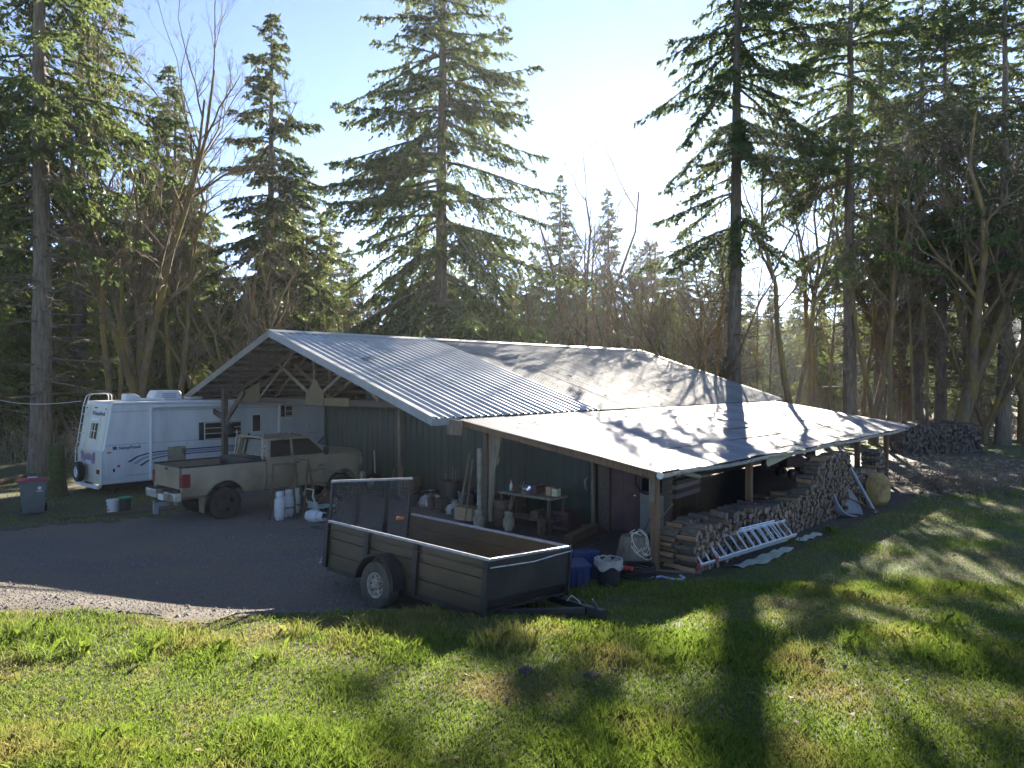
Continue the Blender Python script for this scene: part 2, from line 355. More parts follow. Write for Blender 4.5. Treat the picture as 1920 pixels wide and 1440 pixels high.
for k in range(8):
    for side in (0, 1):
        vb, zb = (VR, ZR) if side == 0 else (VL, ZL)
        roof_sheet('roof_sheet', pn, UG + k * near_w, RV_, RZ, vb - (.04 if side == 0 and k % 2 else 0), zb + k % 2 * .003, 'galv_white', jit=.004)
far_n = 17; far_w = (UF - 20.5) / far_n; pf = rib_profile(far_w - .004, 5, .03, .018)
for k in range(far_n):
    roof_sheet('roof_sheet', pf, 20.5 + k * far_w, RV_, RZ - .004, VR - .03 - random.random() * .07, ZR - .006, 'galv_old', jit=.006)
    roof_sheet('roof_sheet', pf, 20.5 + k * far_w, RV_, RZ - .004, VL, ZL, 'galv_old')
ln = 23
for k in range(ln):
    pr = rib_profile(1, 7, 0, .017, True); mb = bmb(); rows = []
    dv = random.uniform(-.06, .04); dzz = random.uniform(0, .006)
    for r in range(5):
        v = 14.75 + (7.6 + dv - 14.75) * r / 4
        sag = -.012 * math.sin(r / 4 * math.pi * 2 + k)
        rows.append([(lean_u((k + p * .998) / ln, v), v, lean_z(v) + q + sag + dzz - .05 * sst(0, 1, r / 4) * math.sin((k + p) / ln * math.pi)) for p, q in pr])
    mb.sheet(rows, (0, 0, -.006)); mb.build('lean_to_sheet', 'galv_lean', barn, smooth=True)
# ridge cap
mb = bmb()
mb.sheet([[(UG - .03, RV_ - .2, roof_z(RV_ - .2) + .05), (UG - .03, RV_, RZ + .075), (UG - .03, RV_ + .2, roof_z(RV_ + .2) + .05)], [(UF, RV_ - .2, roof_z(RV_ - .2) + .05), (UF, RV_, RZ + .07), (UF, RV_ + .2, roof_z(RV_ + .2) + .05)]], (0, 0, -.006))
mb.build('ridge_cap', 'galv_white', barn)
# gable trims (bent metal), near and far
for u, sgn in ((UG, -1), (UF, 1)):
    for (v2, z2, nm) in ((VR, ZR, 'trim_metal'), (VL, ZL, 'fascia_left')):
        mb = bmb(); uu = u + sgn * .018
        for a, b in ((0, .5), (.501, 1)):
            va, za, vb, zb = RV_ + (v2 - RV_) * a, RZ + (z2 - RZ) * a, RV_ + (v2 - RV_) * b, RZ + (z2 - RZ) * b
            mb.hexa([(uu - .015, va, za - .19), (uu + .015, va, za - .19), (uu + .015, vb, zb - .19), (uu - .015, vb, zb - .19), (uu - .015, va, za + .05), (uu + .015, va, za + .05), (uu + .015, vb, zb + .05), (uu - .015, vb, zb + .05)])
            mb.hexa([(uu - .015, va, za + .052), (uu - sgn * .11, va, za + .052), (uu - sgn * .11, vb, zb + .052), (uu - .015, vb, zb + .052), (uu - .015, va, za + .058), (uu - sgn * .11, va, za + .058), (uu - sgn * .11, vb, zb + .058), (uu - .015, vb, zb + .058)])
        mb.build('gable_trim', nm, barn)
# eave boards
bmb().box(UG + .0, UG + 1.0, VR + .02, VR + .05, ZR - .20, ZR - .01).build('eave_board', 'trim_metal', barn)
bmb().box(UG + 1.02, 36.2, VR + .06, VR + .10, ZR - .19, ZR - .03).build('eave_board', 'wood_dark', barn)
bmb().box(UG, 36.2, VL - .05, VL - .02, ZL - .2, ZL - .02).build('eave_board', 'wood_dark', barn)
# purlins under both slopes
for v2, z2, n in ((VL, ZL, 13), (VR, ZR, 13)):
    for i in range(n):
        t = (i + .6) / n; v = RV_ + (v2 - RV_) * t; z = RZ + (z2 - RZ) * t
        bmb().box(UG + .03, 36.2, v - .022, v + .022, z - .15, z - .012).build('purlin', 'wood_dark', barn)
# trusses
def truss(u, first):
    t = bpy.data.objects.new('truss', None); C.objects.link(t); t.parent = barn; t.location = (u - 13, 0, 0)
    def part(a, b, mat='wood_dark', wd=.045, ht=.15, nm='web'):
        m_ = MB((0, 14, 0)); m_.bar((0, a[0], a[1]), (0, b[0], b[1]), wd, ht); return m_.build(nm, mat, t)
    d = .24
    part((VL - 1.0, roof_z(VL - 1.0) - d), (RV_, RZ - d), nm='top_chord', ht=.19); part((VR + .2, roof_z(VR + .2) - d), (RV_, RZ - d), nm='top_chord', ht=.19)
    part((27.6, 3.14), (16.5, 3.14), 'wood_dark', nm='bottom_chord', ht=.19)
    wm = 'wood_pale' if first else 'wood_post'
    part((22.7, 3.25), (25.2, roof_z(25.2) - .3), wm, .05, .13); part((22.7, 3.25), (20.4, roof_z(20.4) - .3), wm, .05, .11)
    part((26.6, 3.25), (24.2, roof_z(24.2) - .32), wm, .05, .10); part((19.0, 3.25), (21.3, roof_z(21.3) - .3), wm, .05, .10)
    part((22.7, 3.25), (22.85, RZ - .3), wm, .05, .09)
    if first:
        for poly, nm in (([(22.15, 3.03), (23.25, 3.03), (23.25, 3.4), (22.75, 3.92), (22.55, 3.92), (22.1, 3.4)], 'gusset_plate'), ([(20.6, 3.03), (22.05, 3.03), (22.05, 3.31), (20.6, 3.31)], 'splice_plate'),
                         ([(26.55, 3.03), (28.0, 3.03), (28.0, 3.42), (26.55, 3.86)], 'heel_plate')):
            MB((0, 14, 0)).prism(poly, (-.028, 0, 0), (0, 1, 0), (0, 0, 1), -.02).build(nm, 'osb', t)
        part((28.0, 3.1), (29.6, 2.72), nm='knee_brace', wd=.06, ht=.2)
truss(14.5, True); truss(15.15, False)
for u in (19.8, 24.6, 29.4, 34.2): truss(u, False)
# posts
def post(u, v, z1, wd=.15, mat='wood_post', nm='post', z0=-.25):
    return bmb().box(u - wd / 2, u + wd / 2, v - wd / 2, v + wd / 2, z0, z1).build(nm, mat, barn, bevel=.008)
LP = [(13.25, 8.0), (17.8, 8.0), (22.2, 8.0), (26.4, 8.0), (29.8, 8.0)]
for u, v in LP: post(u, v, lean_z(8) - .13)
bmb().box(13.12, 13.17, 7.95, 8.07, 1.42, 1.9).build('post_block', 'wood_pale', barn)
post(14.4, 14.05, 2.72, .17, 'wood_dark')
bmb().tube([(14.28, 14.2, -.1), (14.28, 14.2, 2.05)], .075, 14).build('post_sleeve', 'white_pvc', barn, smooth=True)
mb = bmb(); mb.prism([(-.16, 0), (.0, 0), (.06, .7), (.1, 1.4), (.28, 2.0), (.36, 2.55), (-.12, 2.55), (-.1, 1.2)], (14.42, 13.82, .05), (0, -1, 0), (0, 0, 1), .05); mb.build('post_slab', 'wood_pale', barn)
post(13.2, 26.9, 3.6, .19, 'wood_dark'); post(13.2, 30.4, 2.5, .17, 'wood_dark')
mb = bmb(); mb.bar((13.2, 26.9, 2.3), (13.2, 25.4, 3.5), .08, .2); mb.bar((13.2, 26.9, 2.45), (13.6, 29.6, 2.95), .07, .2); mb.build('post_brace', 'wood_dark', barn)
for u in (19.8, 24.6, 29.4, 34.2):
    post(u, 14.25, 2.7, .16, 'wood_dark'); post(u, 30.5, 2.5, .16, 'wood_dark')
# lean-to frame: beam on posts, edge rafter, rafters, purlins
for a, b in zip([(12.8, 7.98)] + LP, LP + [(32.0, 8.0)]): pass
mb = bmb(); mb.box(12.85, 31.9, 7.93, 7.97, lean_z(8) - .2, lean_z(8) - .03); mb.box(12.85, 31.9, 8.03, 8.07, lean_z(8) - .2, lean_z(8) - .03); mb.build('eave_beam', 'wood_dark', barn)
for i, tt in enumerate((.004, .12, .235, .35, .465, .58, .7, .81, .9, .992)):
    mb = bmb(); va, vb = 14.5, 7.75
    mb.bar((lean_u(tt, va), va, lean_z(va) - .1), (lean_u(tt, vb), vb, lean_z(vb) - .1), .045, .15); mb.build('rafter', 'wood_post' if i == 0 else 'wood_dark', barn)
for v in (9.2, 10.4, 11.6, 12.8, 14.0):
    mb = bmb(); mb.bar((lean_u(.01, v), v, lean_z(v) - .028), (lean_u(.99, v), v, lean_z(v) - .028), .09, .03); mb.build('purlin', 'wood_dark', barn)
bmb().box(13.55, 13.6, 14.15, 14.75, 2.45, 2.86).build('header_block', 'wood_pale', barn)
# gutter, half round, with straps and a hanging stub of downpipe
mb = bmb(); rows = []
for k in range(25):
    u = 12.72 + (30.9 - 12.72) * k / 24; sag = .02 * math.sin(k * 1.1) - .05 * math.sin(k / 24 * math.pi)
    rows.append([(u, 7.56 + .065 * math.cos(a), 2.055 + .065 * math.sin(a) + sag) for a in np.linspace(math.pi, 2 * math.pi, 8)])
mb.sheet(rows, (0, 0, -.004)); gut = mb.build('gutter', 'gutter', barn, smooth=True)
bmb().lathe([(.001, 0), (.075, 0), (.075, .03), (.001, .03)], (12.69, 7.56, 2.055), (1, 0, 0), 16).build('gutter_end_cap', 'white_plastic', barn)
for k in range(12):
    u = 13.4 + k * 1.5; mb = bmb(); sg = -.05 * math.sin((u - 12.72) / 18.2 * math.pi)
    mb.tube([(u, 7.56 + .075 * math.cos(a), 2.055 + sg + .075 * math.sin(a)) for a in np.linspace(math.pi * .9, 2.1 * math.pi, 8)], .009, 5); mb.build('gutter_strap', 'gutter', barn)
bmb().tube([(13.9, 7.7, 1.98), (15.35, 8.1, 1.72)], .05, 12).build('downpipe', 'white_pvc', barn, smooth=True)
# ribbed green wall, sheet by sheet
def wall_sheet(u, va, vb, za, zb, top, mat='green_metal', parent=barn):
    mb = bmb(); wd = vb - va; pr = rib_profile(wd - .006, 3, .022, .022); rows = []
    for t in (0, .5, 1): rows.append([(u - q, va + p, za + t * (top(va + p) - za)) for p, q in pr])
    mb.sheet(rows, (.005, 0, 0)); mb.build('wall_sheet', mat, parent)
topf = lambda v: (roof_z(v) - .2) if v > 14.7 else lean_z(v) - .16
v = 24.0
while v > 13.9:
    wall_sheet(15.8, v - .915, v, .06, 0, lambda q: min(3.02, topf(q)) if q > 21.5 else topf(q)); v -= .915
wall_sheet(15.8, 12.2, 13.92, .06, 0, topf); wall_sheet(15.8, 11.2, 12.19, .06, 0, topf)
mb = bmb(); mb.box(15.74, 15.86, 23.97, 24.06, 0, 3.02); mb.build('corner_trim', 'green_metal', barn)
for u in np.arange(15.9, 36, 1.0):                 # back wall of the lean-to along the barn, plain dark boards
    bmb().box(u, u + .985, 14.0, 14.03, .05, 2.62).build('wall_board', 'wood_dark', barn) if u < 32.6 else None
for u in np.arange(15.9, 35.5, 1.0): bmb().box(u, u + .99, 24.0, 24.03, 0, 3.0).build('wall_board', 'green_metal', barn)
# sliding door hung in front of the wall
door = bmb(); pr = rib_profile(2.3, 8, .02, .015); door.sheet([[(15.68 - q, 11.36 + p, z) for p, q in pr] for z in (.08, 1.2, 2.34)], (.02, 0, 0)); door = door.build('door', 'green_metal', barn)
bmb().box(15.60, 15.70, 11.30, 11.355, .05, 2.38).build('door_edge', 'wood_pale', door); bmb().box(15.61, 15.7, 11.36, 13.68, .03, .075).build('door_sill', 'wood_pale', door)
bmb().tube([(15.66, 11.52, 1.02), (15.58, 11.54, 1.06), (15.56, 11.54, 1.18), (15.58, 11.54, 1.3), (15.66, 11.52, 1.34)], .014, 8).build('handle', 'tank_beige', door, smooth=True)
for o in door.children: pass
bmb().box(15.70, 15.86, 10.85, 11.2, 0, 2.3).build('wall_board', 'wood_dark', barn)
d2 = bmb().box(15.76, 15.82, 10.0, 10.83, .05, 2.2).build('door', 'maroon', barn)
for (a, b, c, d_) in ((10.08, 10.38, .2, 1.0), (10.45, 10.75, .2, 1.0), (10.08, 10.38, 1.1, 2.05), (10.45, 10.75, 1.1, 2.05)):
    bmb().box(15.75, 15.757, a, b, c, d_).build('door_panel', 'maroon', d2)
bmb().lathe([(.001, 0), (.02, 0), (.03, .02), (.001, .05)], (15.75, 10.1, 1.02), (-1, 0, 0), 10).build('handle', 'silver', d2)
wf = bmb(); wf.box(15.72, 15.78, 9.25, 9.95, 1.1, 1.16); wf.box(15.72, 15.78, 9.25, 9.95, 2.04, 2.1); wf.box(15.72, 15.78, 9.25, 9.31, 1.16, 2.04); wf.box(15.72, 15.78, 9.89, 9.95, 1.16, 2.04); wf.box(15.73, 15.77, 9.58, 9.62, 1.16, 2.04)
wf = wf.build('window_frame', 'wood_dark', barn); bmb().box(15.745, 15.755, 9.3, 9.9, 1.15, 2.05).build('pane', 'glass_dark', wf)
bmb().box(15.77, 15.82, 9.25, 9.97, .05, 1.09).build('wall_board', 'fascia_left', barn)
bmb().box(15.7, 15.84, 9.08, 9.24, 0, 2.2).build('post', 'wood_dark', barn)
bmb().box(15.62, 15.70, 19.35, 19.44, 0, 2.95).build('wall_pole', 'wood_pale', barn)
# ------------------------------------------------------------------ trees
def tubes(P, R, sides):
    """P (n,k,3), R (n,k) -> verts, quads, vectorised"""
    n, k, _ = P.shape
    d = P[:, -1] - P[:, 0]; d /= np.linalg.norm(d, axis=1, keepdims=True) + 1e-9
    ref = np.where(np.abs(d[:, 2:3]) > .8, np.array([[1., 0, 0]]), np.array([[0, 0, 1.]]))
    a = np.cross(d, ref); a /= np.linalg.norm(a, axis=1, keepdims=True) + 1e-9; b = np.cross(d, a)
    th = np.arange(sides) * 2 * np.pi / sides
    ring = a[:, None, :] * np.cos(th)[None, :, None] + b[:, None, :] * np.sin(th)[None, :, None]
    V = P[:, :, None, :] + ring[:, None] * R[:, :, None, None]
    idx = np.arange(n * k * sides).reshape(n, k, sides); nx = np.roll(idx, -1, 2)
    F = np.stack([idx[:, :-1], nx[:, :-1], nx[:, 1:], idx[:, 1:]], -1).reshape(-1, 4)
    return V.reshape(-1, 3), F
class Geo:
    def __init__(s): s.V = []; s.F = {}; s.n = 0
    def add(s, V, F): s.V.append(V); s.F.setdefault(F.shape[1], []).append(F + s.n); s.n += len(V)
    def mesh(s, name, mat, smooth=False): return fast_mesh(name, np.concatenate(s.V), [np.concatenate(f) for f in s.F.values()], [M[mat]], smooth)
def nrm(a): return a / (np.linalg.norm(a, axis=-1, keepdims=True) + 1e-9)
def trunk_geo(g, H, r0, seed, lean=0., sides=14):
    rg = np.random.default_rng(seed); k = 16; t = np.linspace(0, 1, k); z = t * H - .3
    x = np.cumsum(rg.normal(0, .02, k)) * H / 25 + lean * z; y = np.cumsum(rg.normal(0, .02, k)) * H / 25
    r = r0 * (1 - t) ** .8 + .02; r[0] *= 1.25
    P = np.stack([x, y, z], 1)[None]; V, F = tubes(P, r[None], sides); g.add(V, F)
    return lambda h: np.stack([np.interp(h, z, x), np.interp(h, z, y)], -1)
def conifer(name, H, R, base, r0, nb, seed, dens=1., droop=.35, dead=0, low=.55, mat='needle', spray=.30, top_pow=.8, lean=0.):
    """returns (trunk mesh with limbs, crown mesh)"""
    rg = np.random.default_rng(seed); gt = Geo(); off = trunk_geo(gt, H, r0, seed, lean)
    h = base + (H - base) * np.sort(rg.random(nb)) ** .92; h[-4:] = H - rg.random(4) * .6
    t = (h - base) / (H - base)
    prof = np.minimum(1, low + (1 - low) * t / .22) * (1 - t) ** top_pow + .03
    L = R * prof * np.clip(rg.normal(.88, .20, nb), .35, 1.28) * (1 + .12 * np.sin(h * 1.7 + seed)); az = rg.random(nb) * 2 * np.pi
    up = np.where(t > .65, .35, .05) + rg.normal(0, .17, nb) - (1 - t) * .22
    k = 7; s = np.linspace(0, 1, k)
    rad = s[None] * L[:, None]; azs = az[:, None] + rg.normal(0, .12, (nb, 1)) * s
    zz = h[:, None] + L[:, None] * (up[:, None] * s - droop * (s ** 1.6) + .10 * s ** 4)
    o = off(h); P = np.stack([o[:, :1] + np.cos(azs) * rad, o[:, 1:] + np.sin(azs) * rad, zz], -1)
    rb = (.018 + .011 * L)[:, None] * (1.05 - s[None])
    V, F = tubes(P, rb, 4); gt.add(V, F)
    if dead:
        nd = dead; hd = base * (.25 + .75 * rg.random(nd)); Ld = R * rg.uniform(.25, .75, nd); a2 = rg.random(nd) * 2 * np.pi; kk = np.linspace(0, 1, 5)
        od = off(hd); dz = Ld[:, None] * (rg.normal(-.05, .12, (nd, 1)) * kk + rg.normal(0, .08, (nd, 1)) * kk ** 2)
        a2s = a2[:, None] + rg.normal(0, .25, (nd, 1)) * kk
        Pd = np.stack([od[:, :1] + np.cos(a2s) * kk * Ld[:, None], od[:, 1:] + np.sin(a2s) * kk * Ld[:, None], hd[:, None] + dz], -1)
        V, F = tubes(Pd, (.012 + .007 * Ld)[:, None] * (1.1 - kk), 4); gt.add(V, F)
        nt_ = nd * 10; bi = rg.integers(0, nd, nt_); ss = rg.uniform(.25, 1, nt_); seg = np.clip((ss * 4).astype(int), 0, 3); fr = ss * 4 - seg
        p = Pd[bi, seg] * (1 - fr)[:, None] + Pd[bi, seg + 1] * fr[:, None]; ang = np.arctan2(np.sin(a2[bi]), np.cos(a2[bi])) + rg.choice([-1, 1], nt_) * rg.uniform(.4, 1.2, nt_)
        tl = rg.uniform(.25, .8, nt_); q = p + np.stack([np.cos(ang) * tl, np.sin(ang) * tl, rg.normal(-.12, .18, nt_)], 1)
        V, F = tubes(np.stack([p, (p + q) / 2 + rg.normal(0, .03, p.shape), q], 1), np.tile([.010, .007, .004], (nt_, 1)), 3); gt.add(V, F)
    # needle sprays carried on side twigs of every limb
    ntw = np.maximum(5, (L / .145 * dens).astype(int)); bi = np.repeat(np.arange(nb), ntw); n = len(bi)
    ss = .10 + .90 * rg.random(n) ** .75; seg = np.clip((ss * (k - 1)).astype(int), 0, k - 2); fr = (ss * (k - 1) - seg)[:, None]
    p0 = P[bi, seg] * (1 - fr) + P[bi, seg + 1] * fr; bd = nrm(P[bi, seg + 1] - P[bi, seg])
    side = nrm(np.cross(bd, np.array([0, 0, 1.]))) * rg.choice([-1, 1], n)[:, None]
    tl = (L[bi] * .30 * (1.08 - ss) + .28) * rg.uniform(.5, 1.15, n)
    td = nrm(bd * rg.uniform(.35, .9, (n, 1)) + side * rg.uniform(.4, 1, (n, 1)) + np.array([0, 0, -1.]) * rg.uniform(-.05, .75, (n, 1)))
    ns = np.maximum(3, (tl / (spray * .26)).astype(int)); ti = np.repeat(np.arange(n), ns); m_ = len(ti)
    q = rg.random(m_)[:, None] * tl[ti][:, None]
    c = p0[ti] + td[ti] * q + np.array([0, 0, -.18]) * q ** 2 + rg.normal(0, .03, (m_, 3))
    d = nrm(td[ti] + rg.normal(0, .45, (m_, 3)) + np.array([0, 0, -.25])); l = spray * rg.uniform(.6, 1.25, m_)[:, None]
    wv = nrm(np.cross(d, rg.normal(0, 1, (m_, 3)))) * (spray * rg.uniform(.16, .30, m_))[:, None]
    V = np.stack([c - d * l * .35 + wv, c + d * l * .65, c - d * l * .30 - wv], 1).reshape(-1, 3); F = np.arange(m_ * 3).reshape(-1, 3)
    return gt.mesh(name + '_trunk', 'bark'), fast_mesh(name + '_crown', V, F, [M[mat]])
def bare(name, H, r0, stems, seed, spread=.5, levels=4, nch=(7, 6, 5, 5), lens=(.55, .5, .48, .5), twmat='twig', lean=(0, 0), bark='mossbark', start=.25, upb=.35, fork=0.):
    """leafless tree: (trunk mesh, twig mesh)"""
    rg = np.random.default_rng(seed); g = Geo(); gw = Geo(); k = 7; s = np.linspace(0, 1, k)
    P0 = np.zeros((stems, 3)); az = rg.random() * 6.28 + np.arange(stems) * 2 * np.pi / max(1, stems) + rg.normal(0, .3, stems)
    sp = spread * rg.uniform(.5, 1.2, stems) * (1 if stems > 1 else .15)
    D = nrm(np.stack([np.cos(az) * sp + lean[0], np.sin(az) * sp + lean[1], np.ones(stems)], 1)); Ls = H * rg.uniform(.8, 1.05, stems); R0 = r0 * rg.uniform(.7, 1, stems)
    if stems > 1 and fork > 0:
        tp = np.zeros((1, 4, 3)); tp[0, :, 2] = np.array([-.3, 0, fork * .5, fork]); tp[0, :, 0] = lean[0] * tp[0, :, 2]; V, F = tubes(tp, np.array([[1.5, 1.25, 1.1, 1.1]]) * r0 * 1.15, 12); g.add(V, F); P0 = P0 + tp[0, -1] - np.array([0, 0, .15])
    else: P0[:, 2] = -.3
    for lv in range(levels + 1):
        if lv == 3: k = 4; s = np.linspace(0, 1, k)
        n = len(P0); wig = rg.normal(0, .085 if lv else .05, (n, k, 3)).cumsum(1) * Ls[:, None, None] * .5
        wig[:, 0] = 0; bend = np.array([0, 0, 1.]) * (s ** 2)[None, :, None] * Ls[:, None, None] * (upb if lv else .0) * .35
        P = P0[:, None] + D[:, None] * s[None, :, None] * Ls[:, None, None] + wig * s[None, :, None] + bend
        tip = .25 if lv < levels else .35
        R = R0[:, None] * (1 - (1 - tip) * s[None])
        V, F = tubes(P, R, (12, 6, 4, 3, 3, 3)[lv]); (g if lv < 2 else gw).add(V, F)
        if lv == levels: break
        c = nch[lv]; bi = np.repeat(np.arange(n), c); m_ = len(bi); ss = (start if lv == 0 else .2) + (1 - (start if lv == 0 else .2)) * rg.random(m_)
        seg = np.clip((ss * (k - 1)).astype(int), 0, k - 2); fr = (ss * (k - 1) - seg)[:, None]
        p = P[bi, seg] * (1 - fr) + P[bi, seg + 1] * fr; bd = nrm(P[bi, seg + 1] - P[bi, seg])
        rnd = nrm(np.cross(bd, rg.normal(0, 1, (m_, 3)))); D = nrm(bd * rg.uniform(.5, 1.0, (m_, 1)) + rnd * rg.uniform(.5, 1.0, (m_, 1)) + np.array([0, 0, upb * .6]))
        Ls = Ls[bi] * lens[lv] * rg.uniform(.45, 1.1, m_) * (1.15 - .55 * ss); R0 = np.maximum(.0045, R[bi, seg] * rg.uniform(.4, .65, m_)); P0 = p
    return g.mesh(name + '_trunk', bark), gw.mesh(name + '_twigs', twmat)
FIR = {
 'hero': conifer('hero', 38, 8.6, 4.4, .46, 250, 11, dens=1.19, droop=.32, low=.8, spray=0.288, top_pow=.62, dead=16),
 'tall': conifer('tall', 34, 6.6, 10.5, .42, 150, 12, dens=1.00, droop=.36, dead=70, low=.6, spray=0.288, top_pow=.55),
 'tall2': conifer('tall2', 32, 6.0, 12, .38, 120, 13, dens=0.88, droop=.30, dead=110, low=.7, spray=0.288, top_pow=.5),
 'open': conifer('open', 34, 7.0, 12.0, .42, 96, 17, dens=1.2, droop=.36, dead=24, low=.6, spray=0.288, top_pow=.5),
 'spire': conifer('spire', 24, 4.0, 2.5, .26, 190, 14, dens=1.88, droop=.25, low=.8, spray=0.288, top_pow=.85),
 'spire2': conifer('spire2', 24, 4.9, 3.0, .30, 190, 15, dens=1.69, droop=.36, low=.7, spray=0.304, top_pow=.75, dead=12),
 'hemlock': conifer('hemlock', 16, 3.9, .6, .17, 190, 16, dens=2.12, droop=.42, low=.9, mat='needle_light', spray=0.240, top_pow=.8),
}
BARE = {
 'maple': bare('maple', 17, .26, 5, 21, spread=.36, fork=2.6, nch=(9, 7, 6, 5), start=.3),
 'alder': bare('alder', 21, .20, 1, 22, nch=(26, 8, 7, 5), lens=(.24, .5, .5, .5), start=.42, levels=4, twmat='twig_pale'),
 'slim': bare('slim', 16, .14, 1, 23, nch=(18, 8, 6, 5), lens=(.26, .5, .5, .5), start=.35),
 'twin': bare('twin', 18, .22, 2, 24, spread=.24, fork=1.6, nch=(11, 6, 6, 4), lens=(.34, .5, .5, .5), start=.3),
 'leaner': bare('leaner', 15, .30, 4, 25, spread=.35, fork=3.6, lean=(.30, 0), nch=(10, 7, 6, 4), lens=(.42, .5, .5, .5), start=.12),
 'mossy': bare('mossy', 9, .16, 4, 26, spread=.65, fork=1.0, nch=(7, 6, 5, 4), lens=(.4, .5, .5, .5), start=.15, upb=.2),
}
def tree(name, kind, X, Y, scale, rot, label, cat='tree', group=None, dark=True, tilt=(0, 0)):
    conif = kind in FIR; me = (FIR if conif else BARE)[kind]
    z = float(gh(X, Y)); r = thing(name, label, cat, (X, Y, z - .05), rot, group); r.scale = (scale, scale, scale)
    r.rotation_euler = (tilt[0], tilt[1], rot)
    link(bpy.data.objects.new('trunk', me[0]), r); link(bpy.data.objects.new('crown', me[1]), r)
    return r
def TX(px, Y): return (px - 960) / FPX * Y
# firs one can tell apart
for px, Y, kind, s, rot, lab in [
    (75, 31.5, 'tall', 1.0, .4, 'big dark fir trunk rising behind the wheeled bin at the left edge'),
    (510, 50, 'spire2', 1.22, 1.0, 'tall fir standing above the left half of the barn gable'),
    (828, 45, 'hero', 1.0, 2.2, 'largest full fir, alone against the sky behind the barn ridge'),
    (1050, 70, 'spire', 1.00, .3, 'slim pointed fir right of the largest fir, tip against the sky'),
    (1140, 80, 'spire', 1.06, 2.3, 'second slim pointed fir, beside the bare tree in the sky gap'),
    (1375, 43, 'open', 1.05, 3.3, 'fir with thick bare trunk at the right end of the barn ridge'),
    (1595, 45, 'open', 1.0, .9, 'thick reddish fir trunk directly behind the lean-to roof corner'),
    (1765, 47, 'tall2', .95, 4.0, 'straight fir trunk rising above the middle of the far woodpile'),
    (1880, 43.5, 'tall', .90, 5.1, 'fir trunk just right of the far woodpile'),
    (1690, 60, 'spire2', 1.15, 2.0, 'fir set back behind the slender stems at the woodpile'),
    (1825, 54, 'tall', 1.02, 3.0, 'fir behind the massive leaning bare tree'),
    (155, 46, 'tall', .95, 3.7, 'fir between the big left trunk and the straight mossy trunk'),
    (330, 52, 'spire2', 1.05, 2.9, 'fir behind the fan of the many-stemmed maple'),
    (1650, 54, 'tall', .97, 1.2, 'fir behind the pair of dark bare stems'),
    (1722, 50, 'tall2', 1.0, 5.5, 'fir behind the slender stems over the woodpile'),
    (1960, 52, 'tall', .98, 2.8, 'fir at the right edge, its limbs reaching into view'),
    (-70, 40, 'tall2', 1.0, 1.5, 'fir at the left edge, its limbs reaching into view')]:
    tree('fir_tree', kind, TX(px, Y), Y, s, rot, lab, group='tall firs behind the barn')
for px, Y, s, rot, lab in [(600, 52, 1.0, 0, 'yellow-green young conifer between the tall fir and the largest fir'), (655, 58, .92, 1, 'smaller yellow-green conifer left of the largest fir'), (545, 60, 1.15, 2, 'yellow-green conifer tucked behind the tall fir above the gable'),
                           (20, 44, 1.0, 3, 'pale green conifer left of the big fir trunk'), (135, 52, 1.1, 4, 'pale green conifer between the big fir trunk and slim alder'), (960, 60, .78, 5, 'drooping light conifer right of the largest fir trunk'),
                           (1530, 62, .72, 1.3, 'light green young conifer seen under the right-hand fir limbs'), (1840, 66, .75, 2.2, 'light green young conifer beyond the far woodpile'), (100, 41, .62, 2.5, 'low pale conifer right of the big fir trunk behind the trailer'), (185, 43, .60, .9, 'low pale conifer left of the straight mossy trunk'), (300, 45, .68, 3.3, 'low pale conifer behind the trailer air conditioner'), (365, 47, .72, 5.0, 'low pale conifer left of the barn gable slope'), (470, 48, .66, 1.7, 'low pale conifer just above the left slope of the gable'), (-10, 38, .66, 4.2, 'low pale conifer at the left edge behind the cable')]:
    tree('young_conifer', 'hemlock', TX(px, Y), Y, s, rot, lab, group='young conifers behind the barn')
